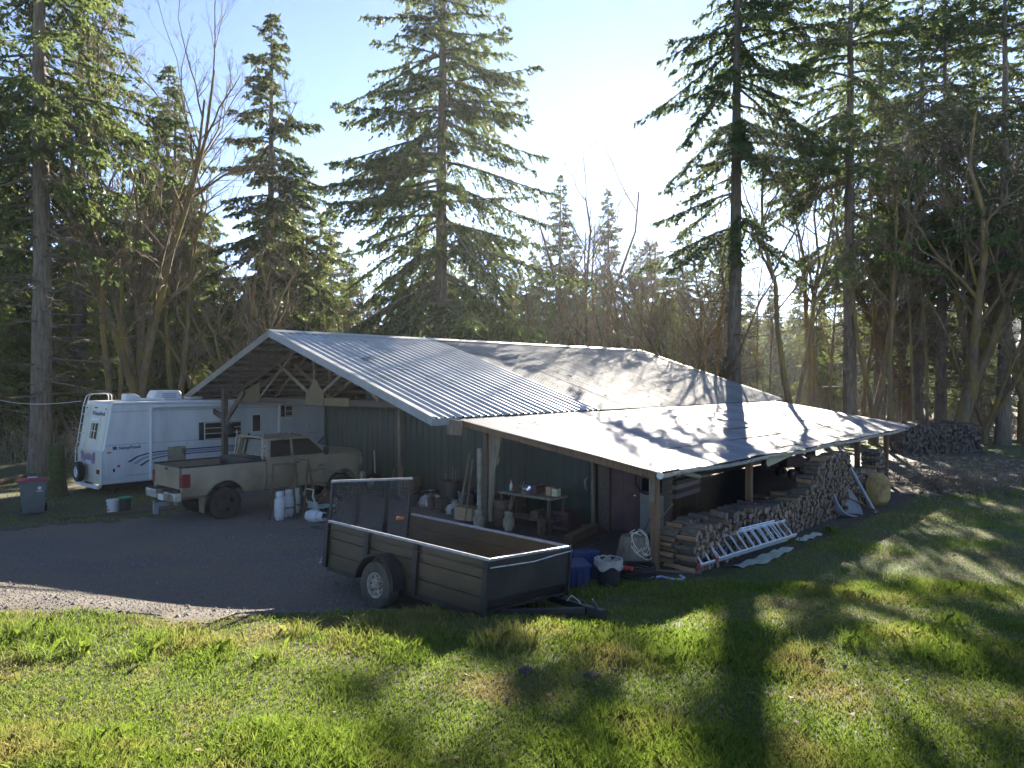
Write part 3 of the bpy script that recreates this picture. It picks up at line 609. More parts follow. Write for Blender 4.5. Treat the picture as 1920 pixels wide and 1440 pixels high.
for px, Y, kind, s, rot, tilt, lab in [
    (262, 37, 'maple', 1.0, .3, (0, 0), 'many-stemmed bare maple fanning out behind the travel trailer'),
    (218, 35, 'alder', 1.0, 1.2, (0, 0), 'straight mossy trunk with twiggy top behind the trailer ladder'),
    (228, 36.5, 'slim', 1.05, 2.0, (0, -.13), 'thin mossy trunk bending left above the trailer roof'),
    (1105, 62, 'maple', 1.0, 2.2, (0, 0), 'bare twiggy tree in the sky gap behind the ridge'),
    (1318, 44, 'mossy', 1.15, .6, (0, -.1), 'mossy bare tree arching left over the far roof edge'),
    (1335, 46, 'twin', .75, 2.0, (0, 0), 'bare mossy stems just left of the thick fir at the ridge end'),
    (1415, 48, 'slim', .85, .2, (0, .1), 'slanting bare stem right of the fir at the ridge end'),
    (1488, 43, 'twin', .95, 4.2, (0, 0), 'forked bare tree behind the lean-to roof'),
    (1638, 44, 'twin', 1.0, 1.0, (0, 0), 'pair of dark bare stems behind the lean-to roof corner'),
    (1668, 43, 'slim', 1.25, 3.1, (0, .05), 'bare stem with one long side limb left of the far woodpile'),
    (1712, 44, 'slim', .95, 4.4, (0, .03), 'slender bare stem over the left end of the far woodpile'),
    (1738, 45, 'slim', 1.0, 5.4, (0, .06), 'second slender bare stem over the far woodpile'),
    (1790, 43, 'leaner', 1.05, .1, (0, 0), 'massive bare tree leaning right behind the far woodpile'),
    (1848, 44, 'mossy', 1.1, 2.9, (0, 0), 'Y-shaped mossy tree at the right end of the far woodpile'),
    (400, 44, 'mossy', 1.15, 1.4, (0, .1), 'low mossy tree spreading behind the air conditioner of the trailer'),
    (720, 56, 'slim', .8, 2.2, (0, 0), 'bare stem left of the largest fir, low behind the ridge'),
    (1240, 56, 'mossy', 1.3, 3.4, (0, 0), 'mossy spreading tree behind the right half of the ridge'),
    (1010, 52, 'maple', .62, 1.0, (0, 0), 'low bare maple right of the largest fir trunk'),
    (1180, 53, 'maple', .66, 5.0, (0, 0), 'low bare maple in the middle of the sky gap'),
    (1275, 49, 'maple', .60, 3.6, (0, 0), 'low bare maple behind the far end of the ridge'),
    (690, 52, 'maple', .55, 2.4, (0, 0), 'low bare maple left of the largest fir'),
    (330, 40, 'twin', .9, .8, (0, 0), 'twin-stemmed bare tree right of the many-stemmed maple'),
    (440, 42, 'maple', .62, 4.4, (0, 0), 'low bare maple above the left slope of the barn'),
    (1555, 47, 'slim', .9, 3.0, (0, .04), 'slender bare stem left of the thick reddish fir trunk'),
    (1440, 46, 'slim', .7, 3.9, (0, -.03), 'slender bare stem left of the forked bare tree'),
    (1525, 49, 'twin', 1.0, 2.7, (0, .02), 'twin bare stems between the forked tree and the reddish fir'),
    (1615, 50, 'alder', .95, 4.1, (0, 0), 'tall twiggy bare tree right of the reddish fir trunk'),
    (1700, 51, 'maple', .9, .5, (0, 0), 'many-stemmed bare maple left of the leaning tree'),
    (1868, 49, 'alder', .95, 2.3, (0, -.03), 'tall twiggy bare tree left of the right-hand fir trunk'),
    (1215, 58, 'alder', .72, 5.2, (0, .03), 'twiggy bare tree rising in the right part of the sky gap'),
    (950, 56, 'alder', .6, 3.2, (0, 0), 'twiggy bare tree close right of the largest fir'),
    (1920, 45, 'maple', 1.0, 4.0, (0, 0), 'bare twiggy tree at the right edge of the picture')]:
    tree('bare_tree', kind, TX(px, Y), Y, s, rot, lab, group='leafless trees around the barn', tilt=tilt)
# wood behind: rows of firs, kept below the sky gaps of the photograph
def max_top(px, Y=60):
    if Y > 76 and px > 880: return 445 if px < 1190 else (420 if px < 1400 else 500)
    if px < 360: return 40
    if px < 470: return 330
    if px < 640: return 300
    if px < 760: return 470
    if px < 920: return 440
    if px < 1190: return 500
    if px < 1400: return 470
    return 590
rb = np.random.default_rng(5)
for i in range(66):
    Y = 56 + 58 * (i / 66) + rb.uniform(-2, 2); px = (-260 + (i * 0.618034 % 1) * 2440); kind = ('spire', 'hemlock', 'spire2', 'hemlock', 'hemlock', 'spire2')[i % 6]
    if px > 1400 and (Y < 74 or i % 3 == 0): continue
    H0 = 16 if kind == 'hemlock' else 24
    top = HC + (YH - max_top(px, Y) - rb.uniform(-20, 60)) / FPX * Y; s = min(1.35, max(.45, (top + 1) / H0)) * rb.uniform(.85, 1.0)
    tree('forest_fir' if kind != 'hemlock' else 'forest_conifer', kind, TX(px, Y), Y, s, rb.random() * 6, 'dark fir in the dense wood far behind the barn' if kind != 'hemlock' else 'pale conifer in the dense wood far behind the barn', group='firs of the wood behind' if kind != 'hemlock' else 'pale conifers of the wood behind')
for i in range(16):
    Y = 54 + rb.random() * 26; px = -100 + i * 130 + rb.uniform(-40, 40)
    tree('bare_tree', ('slim', 'mossy', 'twin', 'alder')[i % 4], TX(px, Y), Y, rb.uniform(.55, .85), rb.random() * 6, 'leafless tree among the dense wood far behind the barn', group='bare trees of the wood behind')
for i in range(22):
    px = 900 + i * 46 + rb.uniform(-15, 15); Y = rb.uniform(80, 102); kind = ('spire', 'spire2', 'hemlock')[i % 3]
    top = HC + (YH - max_top(px, Y) - rb.uniform(-10, 90)) / FPX * Y; s = (top + 1) / (16 if kind == 'hemlock' else 24)
    tree('forest_fir' if kind != 'hemlock' else 'forest_conifer', kind, TX(px, Y), Y, s, rb.random() * 6, 'dark fir in the dense wood far behind the barn' if kind != 'hemlock' else 'pale conifer in the dense wood far behind the barn', group='firs of the wood behind' if kind != 'hemlock' else 'pale conifers of the wood behind')
# far hillside wood: simple firs as one mass
rf = np.random.default_rng(9); n = 3000
fx = rf.uniform(-330, 330, n); fy = rf.uniform(118, 470, n); fz = hillz(fx, fy); fh = rf.uniform(9, 19, n); fr = fh * rf.uniform(.16, .24, n)
g = Geo(); sd_ = 7; th = np.arange(sd_) * 2 * np.pi / sd_
for lv in range(6):
    zb = fz + fh * (.06 + .15 * lv); zt = fz + fh * min(1, .30 + .155 * lv); rr = fr * (1 - .155 * lv)
    jit = rf.uniform(.5, 1.3, (n, sd_)); ph = rf.random(n) * 6
    ring = np.stack([fx[:, None] + np.cos(th + ph[:, None]) * rr[:, None] * jit, fy[:, None] + np.sin(th + ph[:, None]) * rr[:, None] * jit, zb[:, None] - rr[:, None] * .3 * jit], -1)
    V = np.concatenate([ring, np.stack([fx, fy, zt], -1)[:, None]], 1); idx = np.arange(n * (sd_ + 1)).reshape(n, sd_ + 1)
    F = np.stack([idx[:, :-1], np.roll(idx[:, :-1], -1, 1), np.repeat(idx[:, -1:], sd_, 1)], -1).reshape(-1, 3); g.add(V.reshape(-1, 3), F)
tag(link(bpy.data.objects.new('far_forest', g.mesh('far_forest', 'needle_far'))), 'distant wooded hillside of small firs seen between the trunks', 'forest', kind='stuff')
# undergrowth: dry brush and twigs at the foot of the wood
def brush(name, n, xf, yf, hmin, hmax, mat, label, seed):
    r = np.random.default_rng(seed); X = xf(r, n); Y = yf(r, n, X); Z = gh(X, Y); H = r.uniform(hmin, hmax, n)
    p0 = np.stack([X, Y, Z - .05], 1); d = nrm(np.stack([r.normal(0, .35, n), r.normal(0, .35, n), np.ones(n)], 1))
    P = np.stack([p0, p0 + d * (H * .5)[:, None] + r.normal(0, .08, (n, 3)), p0 + d * H[:, None] + r.normal(0, .25, (n, 3))], 1)
    g = Geo(); V, F = tubes(P, np.tile([.014, .010, .004], (n, 1)), 3); g.add(V, F)
    m_ = n * 5; bi = r.integers(0, n, m_); t = r.uniform(.35, 1, m_)[:, None]; q = P[bi, 0] * (1 - t) + P[bi, 2] * t
    d2 = nrm(r.normal(0, 1, (m_, 3)) + np.array([0, 0, .6])) * r.uniform(.2, .75, m_)[:, None] * (H[bi] / hmax)[:, None] * 1.3
    V, F = tubes(np.stack([q, q + d2 * .5 + r.normal(0, .03, q.shape), q + d2], 1), np.tile([.008, .006, .003], (m_, 1)), 3); g.add(V, F)
    return tag(link(bpy.data.objects.new(name, g.mesh(name, mat))), label, 'brush', kind='stuff')
brush('dry_brush', 1500, lambda r, n: r.uniform(-34, -15, n), lambda r, n, X: r.uniform(34, 46, n), .6, 2.4, 'twig_pale', 'pale dry brush under the trees behind the travel trailer', 31)
brush('undergrowth', 3200, lambda r, n: r.uniform(-30, 34, n), lambda r, n, X: r.uniform(47, 62, n), 1.2, 4.2, 'twig', 'brown leafless undergrowth along the wood edge behind the barn', 32)
brush('brush_thicket', 900, lambda r, n: r.uniform(23, 46, n), lambda r, n, X: r.uniform(44, 58, n), .5, 2.2, 'twig_pale', 'pale thicket beyond the far woodpile at right', 33)
brush('brush_pile', 200, lambda r, n: W(30.5, 5.6)[0] + r.normal(0, 1.0, n), lambda r, n, X: W(30.5, 5.6)[1] + r.normal(0, .9, n) , .2, .6, 'twig', 'low heap of dead branches beside the far end of the lean-to', 34)
# ------------------------------------------------------------------ grass, leaves
def poly_in(pts, px, py):
    c = np.zeros(px.shape, bool); pts = list(pts)
    for i in range(len(pts)):
        xa, ya = pts[i]; xb, yb = pts[(i + 1) % len(pts)]
        c ^= ((ya > py) != (yb > py)) & (px < (xb - xa) * (py - ya) / (yb - ya + 1e-12) + xa)
    return c
def noise2(X, Y, s, seed=0):
    r = np.random.default_rng(seed); o = 0
    for k in range(5):
        a = r.random() * 6.28; f = s * r.uniform(.6, 1.9); o = o + np.sin((X * np.cos(a) + Y * np.sin(a)) * f + r.random() * 6.28)
    return o / 5
def grass_field(n, ylo, yhi, p, hgt, wid, seed):
    r = np.random.default_rng(seed); Y = (ylo ** (1 - p) + (yhi ** (1 - p) - ylo ** (1 - p)) * r.random(n)) ** (1 / (1 - p)); X = r.uniform(-.76, .76, n) * Y
    ok = ~poly_in(DRIVE, X, Y - .12 + .5 * noise2(X, Y, 2.2, 3)) & ~poly_in(FLOOR, X, Y + .2 * noise2(X, Y, 2, 4)) & ~poly_in(YARD, X + .4 * noise2(X, Y, 1.5, 8), Y)
    ok &= (noise2(X, Y, .9, 5) + .6 * noise2(X, Y, 2.7, 6) + r.normal(0, .35, n)) > -.75
    back = (Y > 16) & (X < -3) & (r.random(n) < .75); ok &= ~back
    X = X[ok]; Y = Y[ok]; m_ = len(X); cl = .55 + .9 * sst(-.2, .7, noise2(X, Y, 1.5, 7) + .5 * noise2(X, Y, 4, 2))
    H = hgt * cl * r.uniform(.45, 1.35, m_) * (1 + .25 * sst(12, 25, Y)); a = r.random(m_) * 6.28; wd = wid * (.35 + .075 * Y) * r.uniform(.7, 1.3, m_)
    b = np.stack([X, Y, gh(X, Y) - .01], 1); sx = np.stack([np.cos(a), np.sin(a), 0 * a], 1) * wd[:, None]
    la = r.random(m_) * 6.28; ln_ = H * r.uniform(.15, .95, m_); ld = np.stack([np.cos(la) * ln_, np.sin(la) * ln_, 0 * a], 1)
    mid = b + ld * .35 + np.stack([0 * a, 0 * a, H * .6], 1); tip = b + ld + np.stack([0 * a, 0 * a, H * r.uniform(.75, 1, m_)], 1)
    if ylo > 10: return np.stack([b - sx, b + sx, tip], 1).reshape(-1, 3), np.arange(m_ * 3).reshape(-1, 3)
    V = np.stack([b - sx, b + sx, mid + sx * .7, tip, mid - sx * .7], 1).reshape(-1, 3); return V, np.arange(m_ * 5).reshape(-1, 5)
g = Geo()
for a in ((190000, 6.2, 14, 1.5, .10, .0052, 1), (230000, 13, 46, 1.7, .085, .0062, 2)): V, F = grass_field(*a); g.add(V, F)
# taller tussocks in the foreground
r = np.random.default_rng(77); tp = [G(x, y) for x, y in ((760, 1165), (800, 1160), (690, 1180), (930, 1205), (960, 1190), (915, 1215), (985, 1210), (150, 1225), (60, 1235), (250, 1240), (420, 1215), (120, 1200), (1250, 1240), (1500, 1235), (1600, 1215), (1720, 1230), (1330, 1215), (1850, 1240), (1790, 1170), (500, 1240), (1180, 1240), (40, 1190), (300, 1210), (560, 1190), (1480, 1020), (1560, 1000))]
for c in tp:
    m_ = 150; X = c.x + r.normal(0, .12, m_); Y = c.y + r.normal(0, .12, m_); H = r.uniform(.10, .30, m_); a = r.random(m_) * 6.28; wd = r.uniform(.003, .006, m_)
    b = np.stack([X, Y, gh(X, Y) - .01], 1); sx = np.stack([np.cos(a), np.sin(a), 0 * a], 1) * wd[:, None]; la = r.random(m_) * 6.28; q = H * r.uniform(.2, 1.0, m_); ld = np.stack([np.cos(la) * q, np.sin(la) * q, 0 * a], 1)
    mid = b + ld * .35 + np.stack([0 * a, 0 * a, H * .65], 1); tip = b + ld + np.stack([0 * a, 0 * a, H * .85], 1)
    g.add(np.stack([b - sx, b + sx, mid + sx * .7, tip, mid - sx * .7], 1).reshape(-1, 3), np.arange(m_ * 5).reshape(-1, 5))
tag(link(bpy.data.objects.new('grass', g.mesh('grass', 'grass'))), 'short green lawn grass with longer tufts', 'grass', kind='stuff')
def leaves(n, seed):
    r = np.random.default_rng(seed); Y = 6.5 + 34 * r.random(n) ** 1.7; X = r.uniform(-.75, .75, n) * Y
    ok = r.random(n) < np.where(poly_in(DRIVE, X, Y), .25, 1); X = X[ok]; Y = Y[ok]; n = len(X)
    c = np.stack([X, Y, gh(X, Y) + .022 + r.random(n) * .03], 1); s = r.uniform(.015, .05, n)[:, None]
    d = nrm(np.stack([r.normal(0, 1, n), r.normal(0, 1, n), r.normal(0, .35, n)], 1)); e = nrm(np.cross(d, nrm(np.array([0, 0, 1.]) + r.normal(0, .35, (n, 3)))))
    V = np.stack([c - d * s, c + e * s * .7 + [0, 0, .01], c + d * s, c - e * s * .7 + [0, 0, .012]], 1).reshape(-1, 3); return fast_mesh('fallen_leaves', V, np.arange(n * 4).reshape(-1, 4), [M['leaf_dry']])
tag(link(bpy.data.objects.new('fallen_leaves', leaves(650, 3))), 'dry brown leaves scattered over lawn and gravel', 'leaves', kind='stuff')
def stones(n, seed):
    r = np.random.default_rng(seed); Y = 10.5 + 13 * r.random(n) ** 1.6; X = r.uniform(-.75, .1, n) * Y; ok = poly_in(DRIVE, X, Y - .3 * r.random(n)); X = X[ok]; Y = Y[ok]; n = len(X)
    s = r.uniform(.006, .022, n) * (1 + (r.random(n) < .04) * 1.3); c = np.stack([X, Y, gh(X, Y) + .012], 1); a = r.random(n) * 6.28; V = []
    for k in range(4): V.append(c + np.stack([np.cos(a + k * 1.57) * s, np.sin(a + k * 1.57) * s * r.uniform(.6, 1.2, n), 0 * s], 1))
    V.append(c + np.stack([0 * s, 0 * s, s * r.uniform(.6, 1.1, n)], 1)); V = np.stack(V, 1).reshape(-1, 3); i = np.arange(n)[:, None] * 5
    return fast_mesh('gravel_stones', V, np.concatenate([i + np.array([[k, (k + 1) % 4, 4]]) for k in range(4)]), [M['stone']])
dm('stone', (.06, .058, .055), (.22, .20, .18), rough=.9, scale=30, detail=2)
tag(link(bpy.data.objects.new('gravel_stones', stones(26000, 5))), 'loose stones lying on the gravel drive', 'gravel', kind='stuff')
def chips(n, seed):
    r = np.random.default_rng(seed); u = r.uniform(27, 42, n); v = r.uniform(2, 10, n); X = U1[0] * u + V1[0] * v; Y = U1[1] * u + V1[1] * v
    ok = poly_in(YARD, X, Y); X = X[ok]; Y = Y[ok]; n = len(X); c = np.stack([X, Y, gh(X, Y) + .03 + r.random(n) * .05], 1); s = r.uniform(.03, .14, n)[:, None]
    d = nrm(r.normal(0, 1, (n, 3)) * [1, 1, .3]); e = nrm(np.cross(d, nrm(np.array([0, 0, 1.]) + r.normal(0, .5, (n, 3))))); z = np.cross(d, e)
    V = np.stack([c - d * s, c + e * s * .35, c + d * s, c - e * s * .35, c + z * s * .25], 1).reshape(-1, 3); i = np.arange(n)[:, None] * 5
    F = np.concatenate([i + np.array([[0, 1, 4]]), i + np.array([[1, 2, 4]]), i + np.array([[2, 3, 4]]), i + np.array([[3, 0, 4]])]); return fast_mesh('bark_chips', V, F, [M['twig_pale']])
tag(link(bpy.data.objects.new('bark_chips', chips(2600, 4))), 'bark chips and splinters littering the yard beyond the lean-to', 'wood chips', kind='stuff')
# ------------------------------------------------------------------ air
hz = bpy.data.materials.new('haze'); hz.use_nodes = True; hn = hz.node_tree.nodes; hn.remove(hn['Principled BSDF']); pv = hn.new('ShaderNodeVolumePrincipled')
pv.inputs['Color'].default_value = (.88, .93, 1, 1); pv.inputs['Density'].default_value = HAZE; pv.inputs['Anisotropy'].default_value = .5
hz.node_tree.links.new(pv.outputs[0], hn['Material Output'].inputs['Volume'])
hb = MB(); hb.box(-450, 450, -80, 720, -8, 64); me = bpy.data.meshes.new('haze'); me.from_pydata(hb.v, [], hb.f); me.materials.append(hz)
tag(link(bpy.data.objects.new('haze', me)), 'thin bright air between the trees', 'haze', kind='stuff')
# ------------------------------------------------------------------ wheels and vehicles
def wheel(parent, c, R, wd, rim_r, axis=(0, -1, 0), tyre='rubber', rim='rim_dark', style='spoke', name='wheel', lugs=28):
    e = bpy.data.objects.new(name, None); C.objects.link(e); e.parent = parent; e.location = c
    h = wd / 2
    m_ = MB(); m_.lathe([(rim_r, -h), (R * .80, -h), (R * .95, -h * .92), (R, -h * .62), (R, h * .62), (R * .95, h * .92), (R * .80, h), (rim_r * 1.06, h), (rim_r, h * .9), (rim_r, -h)], (0, 0, 0), axis, 40, cap=False)
    ax = Vector(axis).normalized(); x = ax.orthogonal().normalized(); y = ax.cross(x)
    for k in range(lugs):
        t = 2 * math.pi * k / lugs; rd = x * math.cos(t) + y * math.sin(t); tg = ax.cross(rd); s_ = 1 if k % 2 else -1
        m_.bar(rd * (R + .004) + ax * h * .15 * s_, rd * (R * .985) + ax * h * .93 * s_, .03 * R / .45, .02, rd)
    m_.build('tyre', tyre, e, smooth=True)
    m_ = MB(); m_.lathe([(rim_r, h * .9), (rim_r * .93, h * .86), (rim_r * .88, h * .35), (rim_r * .86, -h * .5)], (0, 0, 0), axis, 32, cap=False)
    if style == 'spoke':
        for k in range(8):
            t = 2 * math.pi * k / 8; rd = x * math.cos(t) + y * math.sin(t); m_.bar(rd * rim_r * .2 + ax * h * .62, rd * rim_r * .92 + ax * h * .55, rim_r * .17, .03, ax)
        m_.lathe([(.001, h * .3), (rim_r * .3, h * .3), (rim_r * .28, h * .75), (.001, h * .8)], (0, 0, 0), axis, 20)
        m_.lathe([(.001, 0), (rim_r * .85, 0), (rim_r * .85, .01), (.001, .01)], (0, 0, 0), axis, 24, mi=1)
    else:
        m_.lathe([(rim_r * .90, h * .3), (rim_r * .74, h * .55), (rim_r * .55, h * .25), (rim_r * .36, h * .2), (rim_r * .30, h * .55), (.001, h * .6)], (0, 0, 0), axis, 32, cap=False)
        nh = 8 if style == 'hole' else 5
        for k in range(nh):
            t = 2 * math.pi * k / nh; rd = x * math.cos(t) + y * math.sin(t); p = rd * rim_r * .70 + ax * h * .535; m_.lathe([(rim_r * .085, 0), (rim_r * .11, .006), (.001, .007)], p, ax, 10, mi=1)
        for k in range(5):
            t = 2 * math.pi * k / 5 + .3; rd = x * math.cos(t) + y * math.sin(t); m_.cyl(rd * rim_r * .42 + ax * h * .2, rd * rim_r * .42 + ax * h * .42, .012, n=6, mi=1)
    m_.build('rim', [rim, 'black_plastic'], e, smooth=True)
    return e
def arch_panel(x0, x1, ztop, zbot, wheels, yf, n=60, rows=7):
    """columns of a body side; wheels: (xc, zc, r); yf(x,t) lateral position; returns rows of points"""
    xs = set(np.linspace(x0, x1, n))
    for xc, zc, r in wheels:
        xs |= {xc - r, xc + r, xc - r + 1e-3, xc + r - 1e-3} | set(xc + r * np.cos(np.linspace(0, math.pi, 22)))
    xs = sorted(x for x in xs if x0 <= x <= x1); out = [[] for _ in range(rows)]
    for x in xs:
        zb = zbot(x)
        for xc, zc, r in wheels:
            if abs(x - xc) < r: zb = max(zb, zc + math.sqrt(max(0, r * r - (x - xc) ** 2)))
        zt = ztop(x)
        for k in range(rows):
            t = k / (rows - 1); z = zb + (zt - zb) * t; out[k].append((x, yf(x, z), z))
    return out
# --- pickup truck: local x forward from the rear axle, y left
tr_loc = W(9.85, 20.98); truck = thing('pickup_truck', 'dusty tan lifted extended-cab pickup backed out from under the barn roof', 'truck', tr_loc + (float(gh(*tr_loc)),), BARN_ROT)
HW = .985; TR = .47
def side_y(x, z): return HW - .045 * ((z - 1.18) / .45) ** 2 - (.02 if z > 1.3 else 0) * (z - 1.3)
for sgn, nm in ((-1, 'bed_side'), (1, 'bed_side')):
    rows = arch_panel(-1.22, 1.24, lambda x: 1.56, lambda x: .74 if x > -.5 else .78, [(0, .54, .585)], lambda x, z: sgn * (side_y(x, z) + .035 * math.exp(-((math.hypot(x, z - .54) - .625) / .09) ** 2)))
    m_ = MB(); m_.sheet(rows, (0, -sgn * .05, 0)); m_.build(nm, 'truck_tan', truck, smooth=True)
    MB().box(-1.24, 1.25, sgn * .86 if sgn > 0 else -.955, .955 if sgn > 0 else -.86, 1.565, 1.605).build('bed_rail', 'black_plastic', truck, bevel=.012)
    m_ = MB(); m_.box(-1.26, -1.02, *(sorted((sgn * .83, sgn * 1.0))), 1.03, 1.40); m_.build('tail_light', 'tail_red', truck, bevel=.02)
    MB().box(-.66, -.63, *(sorted((sgn * .70, sgn * .97))), .28, .72).build('mud_flap', 'truck_low', truck)
    # front fender + cab side lower
    rows = arch_panel(3.30, 4.78, lambda x: 1.56 - .10 * max(0, (x - 3.9)) ** 1.5, lambda x: .72 if x < 4.4 else .80, [(3.93, .53, .575)], lambda x, z: sgn * (side_y(x, z) + .03 * math.exp(-((math.hypot(x - 3.93, z - .53) - .615) / .09) ** 2) - .14 * max(0, (x - 4.35) / .45) ** 2), n=40)
    m_ = MB(); m_.sheet(rows, (0, -sgn * .05, 0)); m_.build('front_fender', 'truck_tan', truck, smooth=True)
    # doors
    for a, b in ((1.285, 2.10), (2.112, 3.288)):
        m_ = MB(); rows = [[(x, sgn * side_y(x, z), z) for x in np.linspace(a, b, 10)] for z in np.linspace(.72, 1.64, 9)]; m_.sheet(rows, (0, -sgn * .05, 0)); d_ = m_.build('door', 'truck_tan', truck, smooth=True)
        MB().box(a + .1 if a > 2 else b - .25, a + .26 if a > 2 else b - .09, *(sorted((sgn * .955, sgn * .99))), 1.42, 1.47).build('handle', 'black_plastic', d_, bevel=.01)
        m_ = MB(); m_.bar((a + .02, sgn * .992, 1.10), (b - .02, sgn * .992, 1.12), .012, .05); m_.build('door_moulding', 'truck_low', d_)
    # greenhouse pillars
    top = .80; m_ = MB()
    for (xa, za, xb, zb, wd) in ((1.33, 1.62, 1.42, 2.20, .13), (2.15, 1.62, 2.16, 2.20, .07), (3.42, 1.62, 2.78, 2.21, .08)):
        m_.bar((xa, sgn * .93, za), (xb, sgn * top, zb), wd, .05, (0, 1, 0))
    m_.bar((1.36, sgn * .955, 1.64), (3.42, sgn * .955, 1.64), .05, .05); m_.bar((1.40, sgn * top, 2.19), (2.80, sgn * top, 2.20), .07, .06); m_.build('pillar', 'truck_tan', truck, bevel=.012)
    for pts in ([(1.42, 1.66), (2.12, 1.66), (2.12, 2.17), (1.49, 2.17)], [(2.19, 1.66), (3.32, 1.66), (2.77, 2.17), (2.19, 2.17)]):
        m_ = MB(); yy = lambda z: sgn * (.925 + (top - .925) * (z - 1.62) / .58); m_.add([(x, yy(z) - sgn * .004, z) for x, z in pts] + [(x, yy(z) - sgn * .012, z) for x, z in pts], [(0, 1, 2, 3), (7, 6, 5, 4), (0, 4, 5, 1), (1, 5, 6, 2), (2, 6, 7, 3), (3, 7, 4, 0)]); m_.build('side_window', 'glass_dark', truck)
    m_ = MB(); m_.lathe([(.001, -.05), (.09, -.05), (.11, 0), (.09, .06), (.001, .06)], (0, 0, 0), (1, 0, 0), 14); e = m_.build('mirror', 'black_plastic', truck, smooth=True); e.location = (3.24, sgn * 1.10, 1.76); e.scale = (1, .8, 1.35)
m_ = MB(); m_.sheet([[(x, y, 2.205 + .055 * (1 - (y / .84) ** 2) - .03 * max(0, (x - 2.4)) ** 2) for y in np.linspace(-.82, .82, 11)] for x in (1.36, 1.45, 1.9, 2.4, 2.75, 2.86)], (0, 0, -.05)); m_.build('roof', 'truck_tan', truck, smooth=True)
for k in range(5): MB().lathe([(.001, 0), (.05, 0), (.045, .03), (.001, .045)], (2.70 - .05 * abs(k - 2), (k - 2) * .30, 2.245 - .012 * abs(k - 2)), (0, 0, 1), 12).build('marker_light', 'black_plastic', truck, smooth=True)
m_ = MB(); m_.sheet([[(3.46 - .60 * t, y, 1.60 + .60 * t) for y in np.linspace(-.86 + .1 * t, .86 - .1 * t, 7)] for t in (0, .5, .98)], (-.02, 0, -.02)); m_.build('windscreen', 'glass_dark', truck)
m_ = MB(); m_.sheet([[(1.30, y, z) for y in (-.95, -.5, 0, .5, .95)] for z in (.74, 1.2, 1.64)], (.04, 0, 0)); m_.build('cab_back', 'truck_tan', truck)
m_ = MB(); m_.add([(1.35, -.78, 1.67), (1.35, .78, 1.67), (1.43, .68, 2.15), (1.43, -.68, 2.15), (1.36, -.78, 1.67), (1.36, .78, 1.67), (1.44, .68, 2.15), (1.44, -.68, 2.15)], [(0, 1, 2, 3), (7, 6, 5, 4), (0, 4, 5, 1), (1, 5, 6, 2), (2, 6, 7, 3), (3, 7, 4, 0)]); rw = m_.build('rear_window', 'glass_dark', truck)
m_ = MB()
for y in (-.42, -.34): m_.lathe([(.001, 0), (.03, 0), (.001, .004)], (1.40 if y > -.4 else 1.375, -.6, 1.98 if y > -.4 else 1.84), (-1, 0, .17), 12)
m_.build('sticker', 'white_plastic', rw)
m_ = MB(); m_.tube([(1.18, -.86, 1.60), (1.24, -.80, 2.18), (1.26, -.66, 2.25), (1.26, .66, 2.25), (1.24, .80, 2.18), (1.18, .86, 1.60)], .035, 8); m_.cyl((1.25, -.80, 2.15), (1.25, -.84, 2.42), .025); m_.cyl((1.25, .80, 2.15), (1.25, .84, 2.42), .025); m_.build('rear_rack', 'truck_tan', truck, smooth=True)
m_ = MB(); m_.sheet([[(x, y, 1.62 + (.12 if abs(y) < .62 else .12 * max(0, 1 - (abs(y) - .62) / .33)) - .14 * max(0, (x - 4.2)) ** 1.6 - .03 * (y / .9) ** 2) for y in np.linspace(-.93, .93, 19)] for x in (3.34, 3.6, 4.0, 4.3, 4.55, 4.74)], (0, 0, -.04)); m_.build('hood', 'truck_tan', truck, smooth=True)
m_ = MB(); m_.box(4.60, 4.76, -.72, .72, .95, 1.50); m_.build('grille', 'black_plastic', truck, bevel=.04)
for s_ in (-1, 1): MB().box(4.56, 4.74, *(sorted((s_ * .73, s_ * .90))), 1.12, 1.42).build('headlight', 'white_plastic', truck, bevel=.03)
m_ = MB(); m_.box(4.70, 4.92, -.95, .95, .68, .92); m_.build('front_bumper', 'chrome_dirty', truck, bevel=.05)
m_ = MB(); m_.box(-1.20, 1.24, -.92, .92, 1.02, 1.06); m_.box(1.20, 1.24, -.92, .92, 1.06, 1.56); m_.box(-.42, .42, .60, .92, 1.06, 1.30); m_.box(-.42, .42, -.92, -.60, 1.06, 1.30); m_.build('bed_floor', 'black_plastic', truck)
m_ = MB(); m_.box(.72, 1.16, -.9, .9, 1.40, 1.66); m_.build('toolbox', 'black_plastic', truck, bevel=.02)
# tailgate with sunken field, handle and cap
m_ = MB(); x = -1.24; m_.box(x, x + .06, -.80, .80, .98, 1.56); m_.box(x - .012, x - .001, -.80, .80, 1.46, 1.56); m_.box(x - .012, x - .001, -.80, .80, .98, 1.06); m_.box(x - .012, x - .001, -.80, -.70, 1.061, 1.459); m_.box(x - .012, x - .001, .70, .80, 1.061, 1.459)
tg = m_.build('tailgate', 'truck_tan', truck, bevel=.008); MB().box(x - .03, x - .013, -.10, .10, 1.47, 1.535).build('handle', 'black_plastic', tg, bevel=.01); MB().box(x - .01, x + .07, -.80, .80, 1.562, 1.60).build('tailgate_cap', 'black_plastic', tg, bevel=.01)
for s_ in (-1, 1): MB().box(-1.23, -1.17, *(sorted((s_ * .803, s_ * .95))), .80, 1.02).build('corner_panel', 'truck_tan', truck, bevel=.01)
m_ = MB(); m_.box(-1.46, -1.25, .26, .97, .66, .90); m_.box(-1.46, -1.25, -.97, -.26, .66, .90); m_.box(-1.42, -1.25, -.26, .26, .62, .80); bp_ = m_.build('rear_bumper', 'chrome_dirty', truck, bevel=.03)
